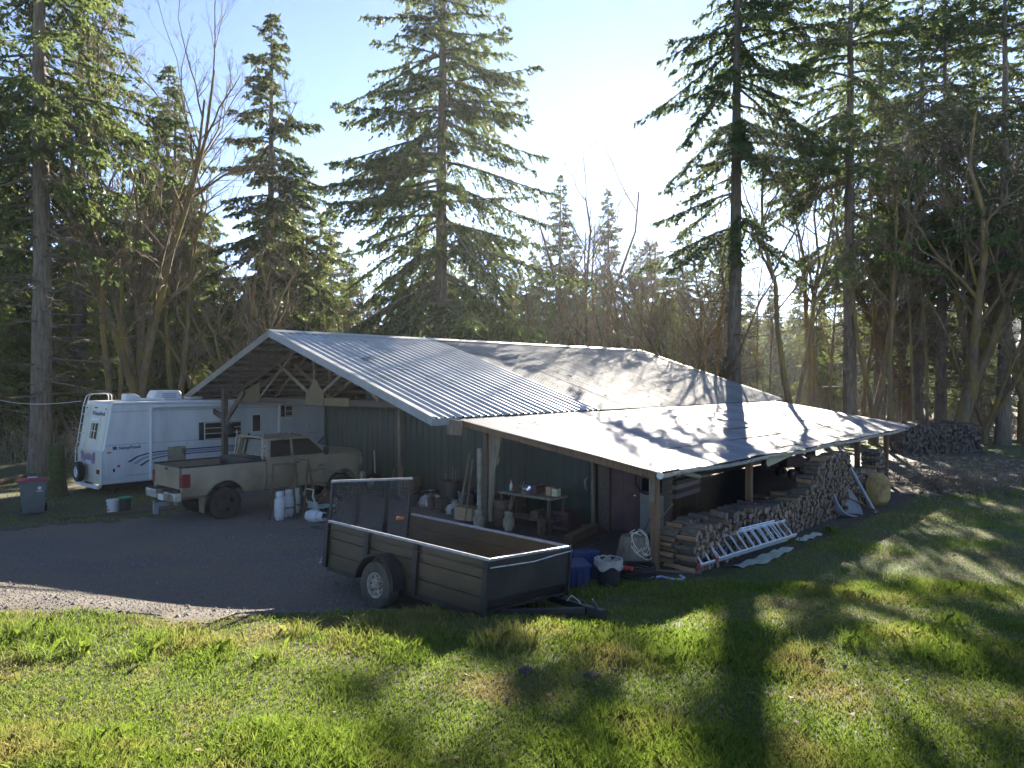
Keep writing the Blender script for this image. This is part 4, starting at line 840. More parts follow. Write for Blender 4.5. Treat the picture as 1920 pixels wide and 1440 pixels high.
MB().box(-1.45, -1.27, .30, .94, .902, .915).build('step_pad', 'black_plastic', bp_); MB().box(-1.45, -1.27, -.94, -.30, .902, .915).build('step_pad', 'black_plastic', bp_)
MB().box(-1.425, -1.418, -.17, .17, .63, .78).build('number_plate', 'white_plastic', bp_)
m_ = MB(); m_.box(-1.55, -1.2, -.05, .05, .46, .56); m_.box(-1.62, -1.50, -.05, .05, .26, .50); m_.lathe([(.02, 0), (.02, .05), (.035, .07), (.035, .1), (.001, .13)], (-1.60, 0, .5), (0, 0, 1), 12); m_.build('tow_hitch', 'trim_metal', truck)
m_ = MB(); m_.box(-1.1, 4.6, -.45, -.36, .62, .78); m_.box(-1.1, 4.6, .36, .45, .62, .78); m_.cyl((0, -.75, .47), (0, .75, .47), .06); m_.lathe([(.05, -.16), (.17, -.08), (.17, .08), (.05, .16)], (0, 0, .47), (0, 1, 0), 14); m_.cyl((3.93, -.75, .47), (3.93, .75, .47), .06); m_.build('chassis', 'truck_low', truck)
m_ = MB(); m_.box(1.3, 3.3, -.9, .9, .70, .75); m_.box(1.9, 2.3, .15, .7, 1.1, 1.95); m_.box(1.9, 2.3, -.7, -.15, 1.1, 1.95); m_.build('interior', 'black_plastic', truck)
for c_, s_ in (((0, -.83, TR), -1), ((0, .83, TR), 1), ((3.93, -.83, TR), -1), ((3.93, .83, TR), 1)): wheel(truck, c_, TR, .30, .24, (0, s_, 0))
for x0_, x1_, z_, sl in ((3.02, 3.22, 1.30, .02), (2.98, 3.24, 1.25, .03), (2.6, 3.2, 1.13, .05)):
    m_ = MB(); m_.bar((x0_, -.995, z_), (x1_, -.999, z_ + sl), .008, .022); m_.build('side_graphic', 'black_plastic', truck)

# --- travel trailer: local x forward, y left; right flank at y = -1.22
rd_ = Vector((.66, .751)); rl_ = Vector((-.751, .66)); rc = Vector((-14.57, 25.8)) + rl_ * 1.22; rz0 = float(gh(rc.x, rc.y)); rv = thing('travel_trailer', 'long white travel trailer with roof air conditioner and rear ladder', 'trailer', (rc.x, rc.y, rz0), math.atan2(rd_.y, rd_.x))
ZB, ZT, RL, HWR = .34, 3.30, 9.9, 1.22
prof = [(.0, ZB), (.0, 1.55), (.05, 1.62), (.30, ZT - .12), (.42, ZT), (RL - .9, ZT), (RL - .3, ZT - .35), (RL, 2.2), (RL, .75), (RL - .5, ZB)]
m_ = MB(); m_.prism(prof, (0, HWR, 0), (1, 0, 0), (0, 0, 1), 2 * HWR); m_.build('body', 'rv_white', rv, bevel=.05, seg=3)
m_ = MB(); rows = []
for x_, z_ in ((-.012, ZB + .02), (-.012, 1.55), (.038, 1.62), (.286, ZT - .13)): rows.append([(x_, y, z_) for y in np.linspace(-HWR + .07, HWR - .07, 5)])
m_.sheet(rows, (.008, 0, 0)); rear = m_.build('rear_panel', 'rv_rear', rv)
def rx(z): return -.012 if z < 1.55 else (-.012 + .05 * (z - 1.55) / .07 if z < 1.62 else .038 + (z - 1.62) * .248 / (ZT - .13 - 1.62))
m_ = MB()
for y_ in (-HWR - .004, ): 
    m_.box(.1, RL - .1, y_ - .006, y_, 1.735, 1.755); m_.box(.35, RL - .6, y_ - .006, y_, 2.93, 2.95); m_.box(.06, RL - .3, y_ - .006, y_, .60, .62)
m_.build('side_moulding', 'decal_grey', rv)
m_ = MB(); m_.tube([(.36, -HWR - .02, ZT - .05), (RL - 1, -HWR - .02, ZT - .05)], .045, 8); m_.tube([(.36, HWR + .02, ZT - .05), (RL - 1, HWR + .02, ZT - .05)], .045, 8); m_.build('roof_edge', 'rv_trim', rv, smooth=True)
m_ = MB(); m_.box(-.03, .02, -HWR - .012, -HWR + .05, ZB, 1.55); m_.build('corner_strip', 'rv_white', rv, bevel=.01)
# awning: arm and roller
m_ = MB(); m_.box(1.63, 1.71, -HWR - .07, -HWR - .012, .40, 3.05); m_.build('awning_arm', 'rv_trim', rv, bevel=.006)
m_ = MB(); m_.box(6.95, 7.03, -HWR - .07, -HWR - .012, .40, 3.05); m_.build('awning_arm', 'rv_trim', rv, bevel=.006)
m_ = MB(); m_.tube([(1.72, -HWR - .09, 3.08), (7.0, -HWR - .09, 3.08)], .06, 12); m_.build('awning_roller', 'rv_white', rv, smooth=True)
def rv_window(x0, x1, z0, z1, slats=3):
    y = -HWR; m_ = MB(); m_.box(x0, x1, y - .022, y - .004, z0, z1); f_ = m_.build('window', 'black_plastic', rv, bevel=.012)
    MB().box(x0 + .04, x1 - .04, y - .026, y - .0225, z0 + .04, z1 - .04).build('pane', 'glass_dark', f_)
    m_ = MB()
    for k in range(slats + 1): z = z0 + .03 + (z1 - z0 - .06) * k / slats; m_.box(x0 + .22, x1 - .02, y - .045, y - .027, z - .012, z + .012)
    m_.box(x0 + .20, x0 + .235, y - .05, y - .027, z0 + .01, z1 - .01); m_.build('window_bars', 'white_plastic', f_); return f_
rv_window(3.50, 5.25, 1.72, 2.42); rv_window(7.05, 7.62, 2.50, 2.98, 2)
m_ = MB(); m_.box(5.65, 6.42, -HWR - .016, -HWR - .004, .50, 2.86); dr = m_.build('door', 'rv_white', rv, bevel=.006); MB().box(5.76, 6.1, -HWR - .03, -HWR - .017, 1.95, 2.62).build('pane', 'screen_dark', dr); MB().box(5.72, 6.14, -HWR - .022, -HWR - .0165, 1.91, 2.66).build('pane_frame', 'rv_trim', dr)
MB().box(6.3, 6.38, -HWR - .04, -HWR - .017, 1.3, 1.42).build('handle', 'black_plastic', dr)
MB().box(8.35, 8.5, -HWR - .05, -HWR - .004, 1.95, 2.12).build('porch_light', 'white_plastic', rv, bevel=.01)
m_ = MB(); m_.box(5.55, 5.63, -HWR - .06, -HWR - .004, 1.75, 1.88); m_.build('outlet_box', 'black_plastic', rv)
# louvred fridge vent, hatch, small vent flap
m_ = MB(); m_.box(2.30, 2.98, -HWR - .02, -HWR - .004, 1.02, 1.55); 
for k in range(4): m_.hexa([(2.34, -HWR - .045, 1.08 + k * .115), (2.94, -HWR - .045, 1.08 + k * .115), (2.94, -HWR - .021, 1.08 + k * .115), (2.34, -HWR - .021, 1.08 + k * .115), (2.34, -HWR - .03, 1.16 + k * .115), (2.94, -HWR - .03, 1.16 + k * .115), (2.94, -HWR - .021, 1.16 + k * .115), (2.34, -HWR - .021, 1.16 + k * .115)])
m_.build('fridge_vent', 'tank_beige', rv)
m_ = MB(); m_.box(.14, .80, -HWR - .025, -HWR - .004, .52, 1.32); ht = m_.build('hatch', 'rv_white', rv, bevel=.012); MB().lathe([(.001, 0), (.05, 0), (.045, .02), (.001, .02)], (.55, -HWR - .0255, .98), (0, -1, 0), 16).build('lock', 'red', ht); MB().box(.36, .42, -HWR - .035, -HWR - .0255, .78, .90).build('handle', 'black_plastic', ht)
MB().box(1.15, 1.56, -HWR - .035, -HWR - .004, 2.45, 2.66).build('vent_flap', 'rv_white', rv, bevel=.01); MB().box(.17, .30, -HWR - .03, -HWR - .004, 1.46, 1.52).build('side_marker', 'amber', rv)
text_part('SunnyBrook', .155, 'decal_blue', rv, (.55, -HWR - .008, 1.58), (1, 0, 0), (0, 0, 1), shear=.25); MB().box(.36, .50, -HWR - .010, -HWR - .004, 1.58, 1.69).build('logo', 'decal_blue', rv)
def swoosh(o, k, mat, th, x_end, zz):
    m_ = MB(); a = []; b = []
    for i in range(24):
        t = i / 23; x = .85 + k * .17 + (x_end - .85 - k * .17) * t; d = (x - .85 - k * .17); z = zz - .33 * math.exp(-d / .42)
        w_ = th * (1 - .4 * math.exp(-d / .5)); a.append((x, -HWR - .009, z)); b.append((x + .10 * math.exp(-d / .4), -HWR - .009, z - w_))
    m_.sheet([a, b], (0, .004, 0)); m_.build('stripe', mat, rv)
swoosh(0, 0, 'decal_blue', .05, 8.6, 1.44); swoosh(0, 1.2, 'decal_grey', .07, 8.6, 1.37); swoosh(0, 2.4, 'decal_blue', .045, 8.6, 1.27)
for k in range(3):
    m_ = MB(); a = []; b = []
    for i in range(10):
        t = i / 9; x = 8.75 + k * .16 + .8 * t; z = 1.25 - k * .03 + .75 * t ** 1.7; a.append((x, -HWR - .009, z)); b.append((x + .09, -HWR - .009, z - .03))
    m_.sheet([a, b], (0, .004, 0)); m_.build('stripe', ('decal_blue', 'decal_grey', 'teal')[k], rv)
# rear: window, graphic, lettering, lamps, ladder, spare wheel, bumper
slope = math.atan2(.248, ZT - .13 - 1.62); an = Vector((-math.cos(slope), 0, math.sin(slope))); au = Vector((math.sin(slope), 0, math.cos(slope)))
def rear_pt(y, z, out=.004): p = Vector((rx(z), y, z)); return p + (an if z > 1.62 else Vector((-1, 0, 0))) * out
def rear_box(name, mat, y0, y1, z0, z1, o0, o1, parent=rv, bevel=0):
    m_ = MB(); P = [rear_pt(y, z, o) for o in (o0, o1) for y, z in ((y0, z0), (y1, z0), (y1, z1), (y0, z1))]
    m_.hexa(P); return m_.build(name, mat, parent, bevel=bevel)
wn = rear_box('window', 'black_plastic', -.40, .22, 1.92, 2.52, .004, .022, bevel=.01); rear_box('pane', 'glass_dark', -.36, .18, 1.96, 2.48, .0225, .026, wn)
m_ = MB()
for a, b in (((-.38, 1.93), (.20, 1.93)), ((-.38, 2.22), (.20, 2.22)), ((-.38, 2.51), (.20, 2.51)), ((-.22, 1.93), (-.22, 2.51)), ((.06, 1.93), (.06, 2.51))): m_.bar(rear_pt(a[0], a[1], .035), rear_pt(b[0], b[1], .035), .022, .016, an)
m_.build('window_bars', 'white_plastic', wn); rear_box('window_trim', 'rv_trim', -.45, .27, 2.60, 2.66, .004, .03)
text_part('SunnyBrook', .20, 'decal_blue', rv, rear_pt(.10, 2.80, .008), (0, -1, 0), au, shear=.2); rear_box('logo', 'decal_blue', .15, .31, 2.80, 2.95, .004, .010)
for y_, z_ in ((.12, 3.05), (-.05, 3.05), (-.92, 3.02), (.92, 3.02)): rear_box('marker_light', 'tail_red', y_ - .035, y_ + .035, z_, z_ + .035, .004, .03)
rg_ = np.random.default_rng(3); m_ = MB(); pts = []
for i in range(60):
    y = .80 - 1.42 * i / 59; hgt = .10 + .20 * abs(math.sin(i * .13 + .6)) * (.4 + .6 * abs(i - 30) / 30) + rg_.uniform(0, .07); pts.append((y, hgt))
for (ya, ha), (yb, hb) in zip(pts[:-1], pts[1:]): m_.add([rear_pt(ya, 1.17 - .03 * rg_.random(), .006), rear_pt(yb, 1.17 - .03 * rg_.random(), .006), rear_pt(yb, 1.2 + hb * .9, .006), rear_pt(ya, 1.2 + ha * .9, .006)], [(0, 1, 2, 3)])
for c_ in (.62, .45, -.35, -.5):
    for k in range(7): y0_ = c_ + rg_.normal(0, .07); m_.add([rear_pt(y0_, 1.06, .0065), rear_pt(y0_ - .03, 1.06, .0065), rear_pt(y0_ - .02, 1.2, .0065), rear_pt(y0_ - .008, 1.2, .0065)], [(0, 1, 2, 3)])
m_.build('landscape_graphic', 'decal_purple', rv)
m_ = MB(); a = [rear_pt(.72 - 1.2 * i / 12, 1.44 + .16 * max(0, math.sin(i * .55)) , .0052) for i in range(13)]; b = [rear_pt(.72 - 1.2 * i / 12, 1.30, .0052) for i in range(13)]; m_.sheet([a, b]); m_.build('landscape_graphic', 'decal_pink', rv)
m_ = MB()
for k in range(3): a = [rear_pt(.4 - .8 * i / 8, 1.12 - .04 * k + .02 * math.sin(i + k), .0055) for i in range(9)]; b = [rear_pt(.4 - .8 * i / 8, 1.10 - .04 * k + .02 * math.sin(i + k), .0055) for i in range(9)]; m_.sheet([a, b])
m_.build('landscape_graphic', 'pale_blue', rv)
for y_ in (-1.02, .86): rear_box('tail_light', 'tail_red', y_, y_ + .22, .72, .88, .004, .04, bevel=.01)
m_ = MB(); 
for y_ in (.78, 1.10):
    m_.tube([Vector((-.12, y_, .62)), Vector((-.10, y_, 1.5)), rear_pt(y_, 1.7, .10), rear_pt(y_, ZT - .2, .11), Vector((.28, y_, ZT + .18)), Vector((.42, y_, ZT + .26)), Vector((.95, y_ - .0, ZT + .27)), Vector((1.05, y_, ZT + .2)), Vector((1.06, y_, ZT))], .016, 8)
for z_ in (.75, 1.05, 1.4, 1.75, 2.1, 2.45, 2.8, 3.1): m_.tube([rear_pt(.78, z_, .11), rear_pt(1.10, z_, .11)], .013, 8); 
for z_ in (.8, 1.45, 2.1, 2.75):
    for y_ in (.78, 1.10): m_.tube([rear_pt(y_, z_, .11), rear_pt(y_, z_, .0)], .01, 6)
m_.build('ladder', 'white_plastic', rv, smooth=True)
wheel(rv, (-.22, .42, .72), .37, .21, .20, (-1, 0, 0), 'rubber', 'rim_white', 'hole', 'spare_wheel', 0)
m_ = MB(); m_.box(-.14, -.04, -1.1, 1.1, .20, .31); m_.box(-.20, -.05, .30, .54, .31, .36); m_.build('bumper', 'rv_trim', rv, bevel=.01)
m_ = MB(); m_.box(.1, RL - .4, -1.0, -.85, .16, .33); m_.box(.1, RL - .4, .85, 1.0, .16, .33); m_.build('chassis', 'black_plastic', rv)
for x_ in (5.1, 5.95):
    for s_ in (-1, 1): wheel(rv, (x_, s_ * 1.02, .35), .35, .2, .19, (0, s_, 0), 'rubber', 'rim_white', 'hole', 'wheel', 0)
m_ = MB()
for y_ in (-.8, .8): m_.bar((.8, y_, .25), (.55, y_, -.02), .05, .05); m_.box(.42, .66, y_ - .1, y_ + .1, -.04, -.01)
m_.build('stabiliser_jack', 'black_plastic', rv)
# roof gear
m_ = MB(); m_.prism([(0, 0), (1.05, 0), (1.05, .26), (.95, .38), (.12, .38), (0, .16)], (2.10, .20, ZT), (1, 0, 0), (0, 0, 1), .76); ac = m_.build('air_conditioner', 'rv_white', rv, bevel=.04, seg=3)
m_ = MB()
for k in range(9):
    for j in range(3): m_.box(2.40 + k * .06, 2.44 + k * .06, -.57, -.559, ZT + .09 + j * .07, ZT + .135 + j * .07)
m_.build('grille', 'decal_grey', ac)
m_ = MB(); m_.prism([(0, 0), (.62, 0), (.55, .16), (.35, .26), (.02, .26)], (1.15, .15, ZT), (1, 0, 0), (0, 0, 1), .42); vc = m_.build('vent_cover', 'rv_white', rv, bevel=.03); 
MB().box(1.5, 2.3, -.95, -.55, ZT + .002, ZT + .11).build('roof_vent', 'rv_white', rv, bevel=.05, seg=3); MB().box(3.6, 4.1, -.3, .3, ZT + .002, ZT + .12).build('roof_vent', 'rv_white', rv, bevel=.05, seg=3)

# --- utility trailer, standing level on the slope, local frame fitted to the photograph
yaw, tlt, rol = math.radians(-40.5), math.radians(.97), math.radians(-4.5)
F_ = Vector((math.cos(yaw) * math.cos(tlt), math.sin(yaw) * math.cos(tlt), -math.sin(tlt))); L_ = Vector((-math.sin(yaw), math.cos(yaw), 0)) * math.cos(rol) + Vector((0, 0, 1)) * math.sin(rol); N_ = F_.cross(L_).normalized(); L_ = N_.cross(F_)
ut = thing('utility_trailer', 'dark steel-sided utility trailer with raised mesh ramp parked at the lawn edge', 'trailer')
ut.matrix_world = Matrix.Translation((-.405, 11.155, .364)) @ Matrix((F_, L_, N_)).transposed().to_4x4()
TL, TW, TH = 4.15, 2.11, .81
def ribbed_side(y, sgn, nm):
    m_ = MB(); zs = [(0, 0), (.225, 0), (.235, -.035), (.285, -.035), (.295, 0), (.515, 0), (.525, -.035), (.575, -.035), (.585, 0), (TH, 0)]
    rows = [[(x, y + sgn * d, z) for x in np.linspace(-TL, 0, 9)] for z, d in zs]; m_.sheet(rows, (0, -sgn * .012, 0)); o = m_.build(nm, ['trailer_brown'], ut)
    for x in (-TL + .02, -2.92, -1.62, -.03):
        MB().box(x - .055, x + .055, *(sorted((y + sgn * .004, y + sgn * .06))), -.02, TH - .01).build('stake', 'trailer_black', ut, bevel=.004)
    MB().box(-TL, .02, y - .025, y + .025, TH + .001, TH + .046).build('top_rail', 'rail_grey', ut, bevel=.008)
    m_ = MB(); m_.tube([(-TL - .15, y + sgn * .075, TH - .10), (-2.9, y + sgn * .075, TH - .105), (-1.6, y + sgn * .075, TH - .10), (0.0, y + sgn * .06, TH - .12)], .006, 5); m_.build('tie_cable', 'trailer_black', ut)
ribbed_side(0, -1, 'side_panel'); ribbed_side(TW, 1, 'side_panel')
m_ = MB(); rows = [[(.0 - .10 * max(0, (.2 - z) / .2), y, z) for y in np.linspace(.0, TW, 6)] for z in (-.05, .1, .2, .5, TH)]; m_.sheet(rows, (-.012, 0, 0)); m_.build('front_panel', 'trailer_black', ut)
MB().box(-.025, .025, .026, TW - .026, TH + .001, TH + .046).build('top_rail', 'rail_grey', ut, bevel=.008)
m_ = MB(); m_.tube([(.02, .02, TH - .10), (.05, TW * .5, TH - .11), (.06, TW * .8, TH - .06), (.03, TW + .02, TH - .05)], .012, 6); m_.build('strap', 'rail_grey', ut)
MB().box(-TL, -.01, .02, TW - .02, .0, .04).build('floor', 'trailer_black', ut)
m_ = MB(); m_.box(-TL, -.02, .03, .11, -.10, -.002); m_.box(-TL, -.02, TW - .11, TW - .03, -.10, -.002)
for x in (-4.1, -3.2, -2.3, -1.3, -.3): m_.box(x, x + .06, .12, TW - .12, -.09, -.003)
m_.cyl((-2.33, -.1, -.02), (-2.33, TW + .1, -.02), .035); m_.build('chassis', 'trailer_black', ut)
for y, s_ in ((-.17, -1), (TW + .17, 1)):
    wheel(ut, (-2.33, y, .02), .405, .24, .215, (0, s_, 0), 'rubber_dusty', 'rim_rust', 'hole', 'wheel', 0)
    m_ = MB(); a = [(-2.33 + .52 * math.cos(t), y - .15, .03 + .52 * math.sin(t)) for t in np.linspace(.0, math.pi - .05, 18)]; b = [(x, y + .15, z) for x, _, z in a]; m_.sheet([a, b], (0, 0, -.012)); 
    e_ = [(p[0], y + s_ * .15, p[2]) for p in a]; m_.sheet([e_, [(-2.33 + .49 * math.cos(t), y + s_ * .15, .03 + .49 * math.sin(t)) for t in np.linspace(.0, math.pi - .05, 18)]], (0, -s_ * .01, 0)); m_.build('fender', 'trailer_black', ut, smooth=True)
# ramp gate of expanded mesh, standing up at the rear
RH = .96; gx_ = -TL - .03
gate = MB(); gate.box(gx_ - .03, gx_ + .02, .03, .08, .06, .10 + RH + TH * .62); gate.box(gx_ - .03, gx_ + .02, TW - .08, TW - .03, .06, .10 + RH + TH * .62)
GT = .10 + RH + TH * .62
gate.box(gx_ - .03, gx_ + .02, .081, TW - .081, .06, .11); gate = gate.build('ramp_gate', 'trailer_black', ut)
MB().box(gx_ - .03, gx_ + .02, .03, TW - .03, GT + .001, GT + .045).build('top_rail', 'rail_grey', gate)
for y in (.62, 1.36): MB().box(gx_ - .02, gx_ + .02, y, y + .11, .111, GT).build('gate_upright', 'trailer_black', gate)
m_ = MB(); dy, dz = .075, .032; ny = int((TW - .16) / dy); nz = int((GT - .12) / dz)
for i in range(nz):
    for j in range(ny):
        y = .09 + j * dy + (dy / 2 if i % 2 else 0); z = .12 + i * dz; w_ = .0065
        for (ya, yb) in ((y, y + dy / 2), (y + dy, y + dy / 2)):
            if yb < TW - .09 and ya < TW - .09: m_.add([(gx_ - .006, ya, z - w_), (gx_ - .006, ya, z + w_), (gx_ + .004, yb, z + dz + w_), (gx_ + .004, yb, z + dz - w_)], [(0, 1, 2, 3)])
m_.build('mesh', 'mesh_dark', gate, recalc=False)
m_ = MB(); m_.tube([(gx_ - .02, .1, .05), (gx_ - .30, .1, -.02), (gx_ - .30, TW - .1, -.02), (gx_ - .02, TW - .1, .05)], .02, 6); m_.tube([(gx_ - .30, .1, -.02), (gx_ - .02, .1, .36)], .012, 6); m_.build('ramp_foot', 'rail_grey', gate)
MB().box(gx_ + .021, gx_ + .05, TW - .42, TW - .22, .74, .80).build('reflector', 'orange', gate)
m_ = MB(); m_.bar((-.2, .25, -.06), (1.15, TW / 2 - .06, .15), .08, .10); m_.bar((-.2, TW - .25, -.06), (1.15, TW / 2 + .06, .15), .08, .10); m_.box(1.08, 1.48, TW / 2 - .06, TW / 2 + .06, .10, .22); m_.bar((1.36, TW / 2, .2), (1.22, TW / 2, .34), .04, .03); m_.build('tongue', 'trailer_black', ut)
m_ = MB(); m_.tube([(.55, TW / 2 + .3, .12), (.62, TW / 2 + .32, .22), (.85, TW / 2 + .2, .2), (1.0, TW / 2 + .12, .1), (.8, TW / 2 + .3, .06)], .007, 5); m_.build('wiring', 'cable', ut)
# ------------------------------------------------------------------ firewood under the lean-to
def log_mesh(seed, L=.42):
    r = np.random.default_rng(seed); k = r.choice([3, 3, 4, 5]); a = np.sort(r.random(k) * .5 + np.arange(k)) * 2 * math.pi / k
    if seed % 3 == 0: a = np.linspace(0, 2 * math.pi, 8)[:-1]; k = 7
    rad = r.uniform(.055, .085) * r.uniform(.8, 1.15, k); V = []; F = []; mi = []
    for y, s_ in ((0, 1), (L, r.uniform(.85, 1.05))): V += [(rad[i] * math.cos(a[i]) * 1.12 * s_, y, rad[i] * math.sin(a[i]) * .9 * s_) for i in range(k)]
    F = [tuple(range(k - 1, -1, -1)), tuple(range(k, 2 * k))]; mi = [2, 2]
    for i in range(k): F.append((i, (i + 1) % k, k + (i + 1) % k, k + i)); mi.append(0 if (k == 7 or i == 0) else 1)
    me = bpy.data.meshes.new('log'); me.from_pydata(V, [], F)
    for m_ in ('log_bark', 'log_split', 'log_end'): me.materials.append(M[m_])
    me.polygons.foreach_set('material_index', mi); me.update(); return me
dm('log_dark', (.05, .038, .032), (.11, .085, .07), rough=.95, scale=14, rnd=.4)
LOGS = [log_mesh(i) for i in range(10)]
DARK = []
for me in LOGS:
    d = me.copy(); d.materials.clear(); [d.materials.append(M[k]) for k in ('log_bark', 'log_bark', 'log_dark')]; DARK.append(d)
def top_h(u):                                       # outline of the stack, from the photograph
    return float(np.interp(u, [13.3, 13.6, 14.4, 16, 17.6, 18.9, 19.6, 20.2, 20.7, 21.6, 23.0], [.85, .95, 1.0, 1.02, .95, .92, 1.05, 1.5, 1.82, 1.88, 1.84]))
def stack(name, label, u0, u1, vf, hfun, nparts, seed, dv=.12, length=1.0):
    r = np.random.default_rng(seed); c = W(u0, vf); root = thing(name, label, 'woodpile', c + (float(gh(*c)),), BARN_ROT, None); items = []
    pitch = .14; row = 0; z = .06
    while True:
        anyp = False; u = u0 + (pitch / 2 if row % 2 else 0)
        while u < u1:
            if z + .05 < hfun(u): items.append((u - u0 + r.normal(0, .014), r.normal(0, .035), z + r.normal(0, .012))); anyp = True
            u += pitch * r.uniform(.9, 1.12)
        if not anyp: break
        row += 1; z += .112
    items.sort(key=lambda t: (t[0] * 1.0 - t[2] * .2)); big = items[:nparts]; rest = items[nparts:]
    def xf(it): return Matrix.Translation(it) @ Matrix.Rotation(r.random() * 6.28, 4, 'Y') @ Matrix.Rotation(r.normal(0, .05), 4, 'Z') @ Matrix.Diagonal((r.uniform(.85, 1.12), length * r.uniform(.85, 1.1), r.uniform(.85, 1.12), 1))
    for it in big:
        o = bpy.data.objects.new('log', LOGS[r.integers(10)]); link(o, root); o.matrix_local = xf(it)
    if rest:
        V = []; F = []; mi = []; n = 0
        for it in rest:
            me = LOGS[r.integers(10)]; mt = xf(it); V += [mt @ v.co for v in me.vertices]
            for p in me.polygons: F.append([i + n for i in p.vertices]); mi.append(p.material_index)
            n += len(me.vertices)
        me = bpy.data.meshes.new('logs'); me.from_pydata([tuple(v) for v in V], [], F)
        for m_ in ('log_bark', 'log_split', 'log_end'): me.materials.append(M[m_])
        me.polygons.foreach_set('material_index', mi); tag(link(bpy.data.objects.new('logs', me), root), kind='stuff')
    return root
stack('firewood_stack', 'long stack of split firewood rising to the eave under the lean-to edge', 13.42, 23.0, 7.15, top_h, 300, 1)
stack('firewood_stack', 'waist-high stack of orange-brown split wood right of the tall firewood', 23.15, 25.7, 7.2, lambda u: 1.22 - .05 * (u - 23), 120, 2)
stack('firewood_stack', 'second row of firewood behind the long stack, lower and in shade', 13.45, 20.0, 7.66, lambda u: min(.95, top_h(u) - .06), 60, 3)
# crib of crossed pieces ending the stack far right (criss-cross pillar)
c = W(26.1, 7.2); crib = thing('firewood_crib', 'criss-cross pillar of firewood at the last lean-to post', 'woodpile', c + (0,), BARN_ROT)
for k in range(15):
    for j in range(4):
        o = link(bpy.data.objects.new('log', LOGS[(k * 3 + j) % 10]), crib)
        if k % 2: o.matrix_local = Matrix.Translation((.08 + j * .17, 0, .08 + k * .105)) @ Matrix.Diagonal((1, 1.4, 1, 1))
        else: o.matrix_local = Matrix.Translation((.0, .08 + j * .15, .08 + k * .105)) @ Matrix.Rotation(-math.pi / 2, 4, 'Z') @ Matrix.Diagonal((1, 1.4, 1, 1))
# far round-topped pile beyond the yard
fpile = None
pa = at(1695, 850, 38.5); pb = at(1842, 850, 38.5)
r = np.random.default_rng(8); root = thing('far_woodpile', 'dark weathered firewood pile beyond the yard under the trees', 'woodpile', (pa.x, pa.y, float(gh(pa.x, pa.y)) - .05), 0)
LW = pb.x - pa.x; rest = []; cnt = 0
for row in range(13):
    x = r.uniform(0, .1)
    while x < LW:
        z = .08 + row * .135; lim = 1.72 * min(1, ((x + .45) / .6)) - .10 * abs(math.sin(x * 2.3)) - (0 if x < LW - .5 else .4 * (x - LW + .5))
        if z < lim:
            for dp in (0, .46, .92):
                mt = Matrix.Translation((x, dp + r.normal(0, .05), z)) @ Matrix.Rotation(r.random() * 6, 4, 'Y') @ Matrix.Diagonal((1.35, 1.05, 1.35, 1))
                if dp == 0: o = link(bpy.data.objects.new('log', DARK[r.integers(10)]), root); o.matrix_local = mt; cnt += 1
                else: rest.append(mt)
        x += r.uniform(.15, .2)
V = []; F = []; n = 0
for mt in rest:
    me = LOGS[r.integers(10)]; V += [tuple(mt @ v.co) for v in me.vertices]; F += [[i + n for i in p.vertices] for p in me.polygons]; n += len(me.vertices)
me = bpy.data.meshes.new('logs'); me.from_pydata(V, [], F); me.materials.append(M['log_bark']); tag(link(bpy.data.objects.new('logs', me), root), kind='stuff')

# ------------------------------------------------------------------ ladders against the firewood
P = at(1285, 1018, 15.15); Q = at(1452, 978, 16.9); P2 = at(1310, 1062, 14.55); Q2 = at(1490, 1008, 16.35)
lad = thing('extension_ladder', 'aluminium extension ladder lying on its side against the firewood', 'ladder', tuple(P2))
def lpt(a): return Vector(a) - P2
def section(A, B, A2, B2, nr, nm):
    A, B, A2, B2 = map(lpt, (A, B, A2, B2)); e = bpy.data.objects.new(nm, None); C.objects.link(e); e.parent = lad
    n_ = (B - A).cross(A2 - A).normalized()
    for a, b in ((A, B), (A2, B2)): m_ = MB(); m_.bar(a, b, .028, .075, n_); m_.build('rail', 'aluminium', e, bevel=.004)
    for k in range(nr): t = (k + .5) / nr; m_ = MB(); m_.tube([A.lerp(B, t), A2.lerp(B2, t)], .019, 8); m_.build('rung', 'aluminium', e, smooth=True)
    for a in (A, A2): m_ = MB(); d = (B - A).normalized(); m_.bar(a - d * .03, a + d * .05, .034, .085, n_); m_.build('rail_foot', 'red', e)
section(P, Q, P2.lerp(Q2, .0), P2.lerp(Q2, .92), 12, 'base_section')
d1 = (Q - P) * .17; nn = (Q - P).cross(P2 - P).normalized(); nn = nn if nn.y < 0 else -nn
section(P + d1 + nn * .07 + Vector((0, 0, -.10)), Q + d1 * .75 + nn * .07 + Vector((0, 0, -.10)), P2 + d1 + nn * .07 + Vector((0, 0, -.02)), Q2 + nn * .07 + d1 * .05, 12, 'fly_section')
# ------------------------------------------------------------------ things in front of the firewood
def put(px, py, dz=0): p = G(px, py); return Vector((p.x, p.y, p.z + dz))
def simple(name, label, cat, px, py, rz=0, group=None): return thing(name, label, cat, tuple(put(px, py)), rz, group)
# pale strips on the ground below the ladder
for i, (x0, y0, x1, y1, lab) in enumerate(((1385, 1066, 1462, 1036, 'pale green fibreglass strip on the grass under the ladder'), (1495, 1017, 1535, 1003, 'short pale strip lying past the ladder end'), (1420, 1060, 1480, 1030, 'second pale green strip beside the first under the ladder'))):
    a = put(x0, y0, .03); b = put(x1, y1, .035); m_ = MB(tuple(a)); n_ = 14; rows = [[], [], []]
    d = (b - a); s_ = Vector((-d.y, d.x, 0)).normalized() * .12
    for k in range(n_ + 1): p = a + d * k / n_; [rows[j].append(p + s_ * (j - 1) + Vector((0, 0, .02 * math.sin(k * 1.3 + j + i)))) for j in range(3)]
    m_.sheet(rows, (0, 0, -.006)); o = m_.build('fibreglass_strip', 'fibreglass'); o.location = a; tag(o, lab, 'strip')
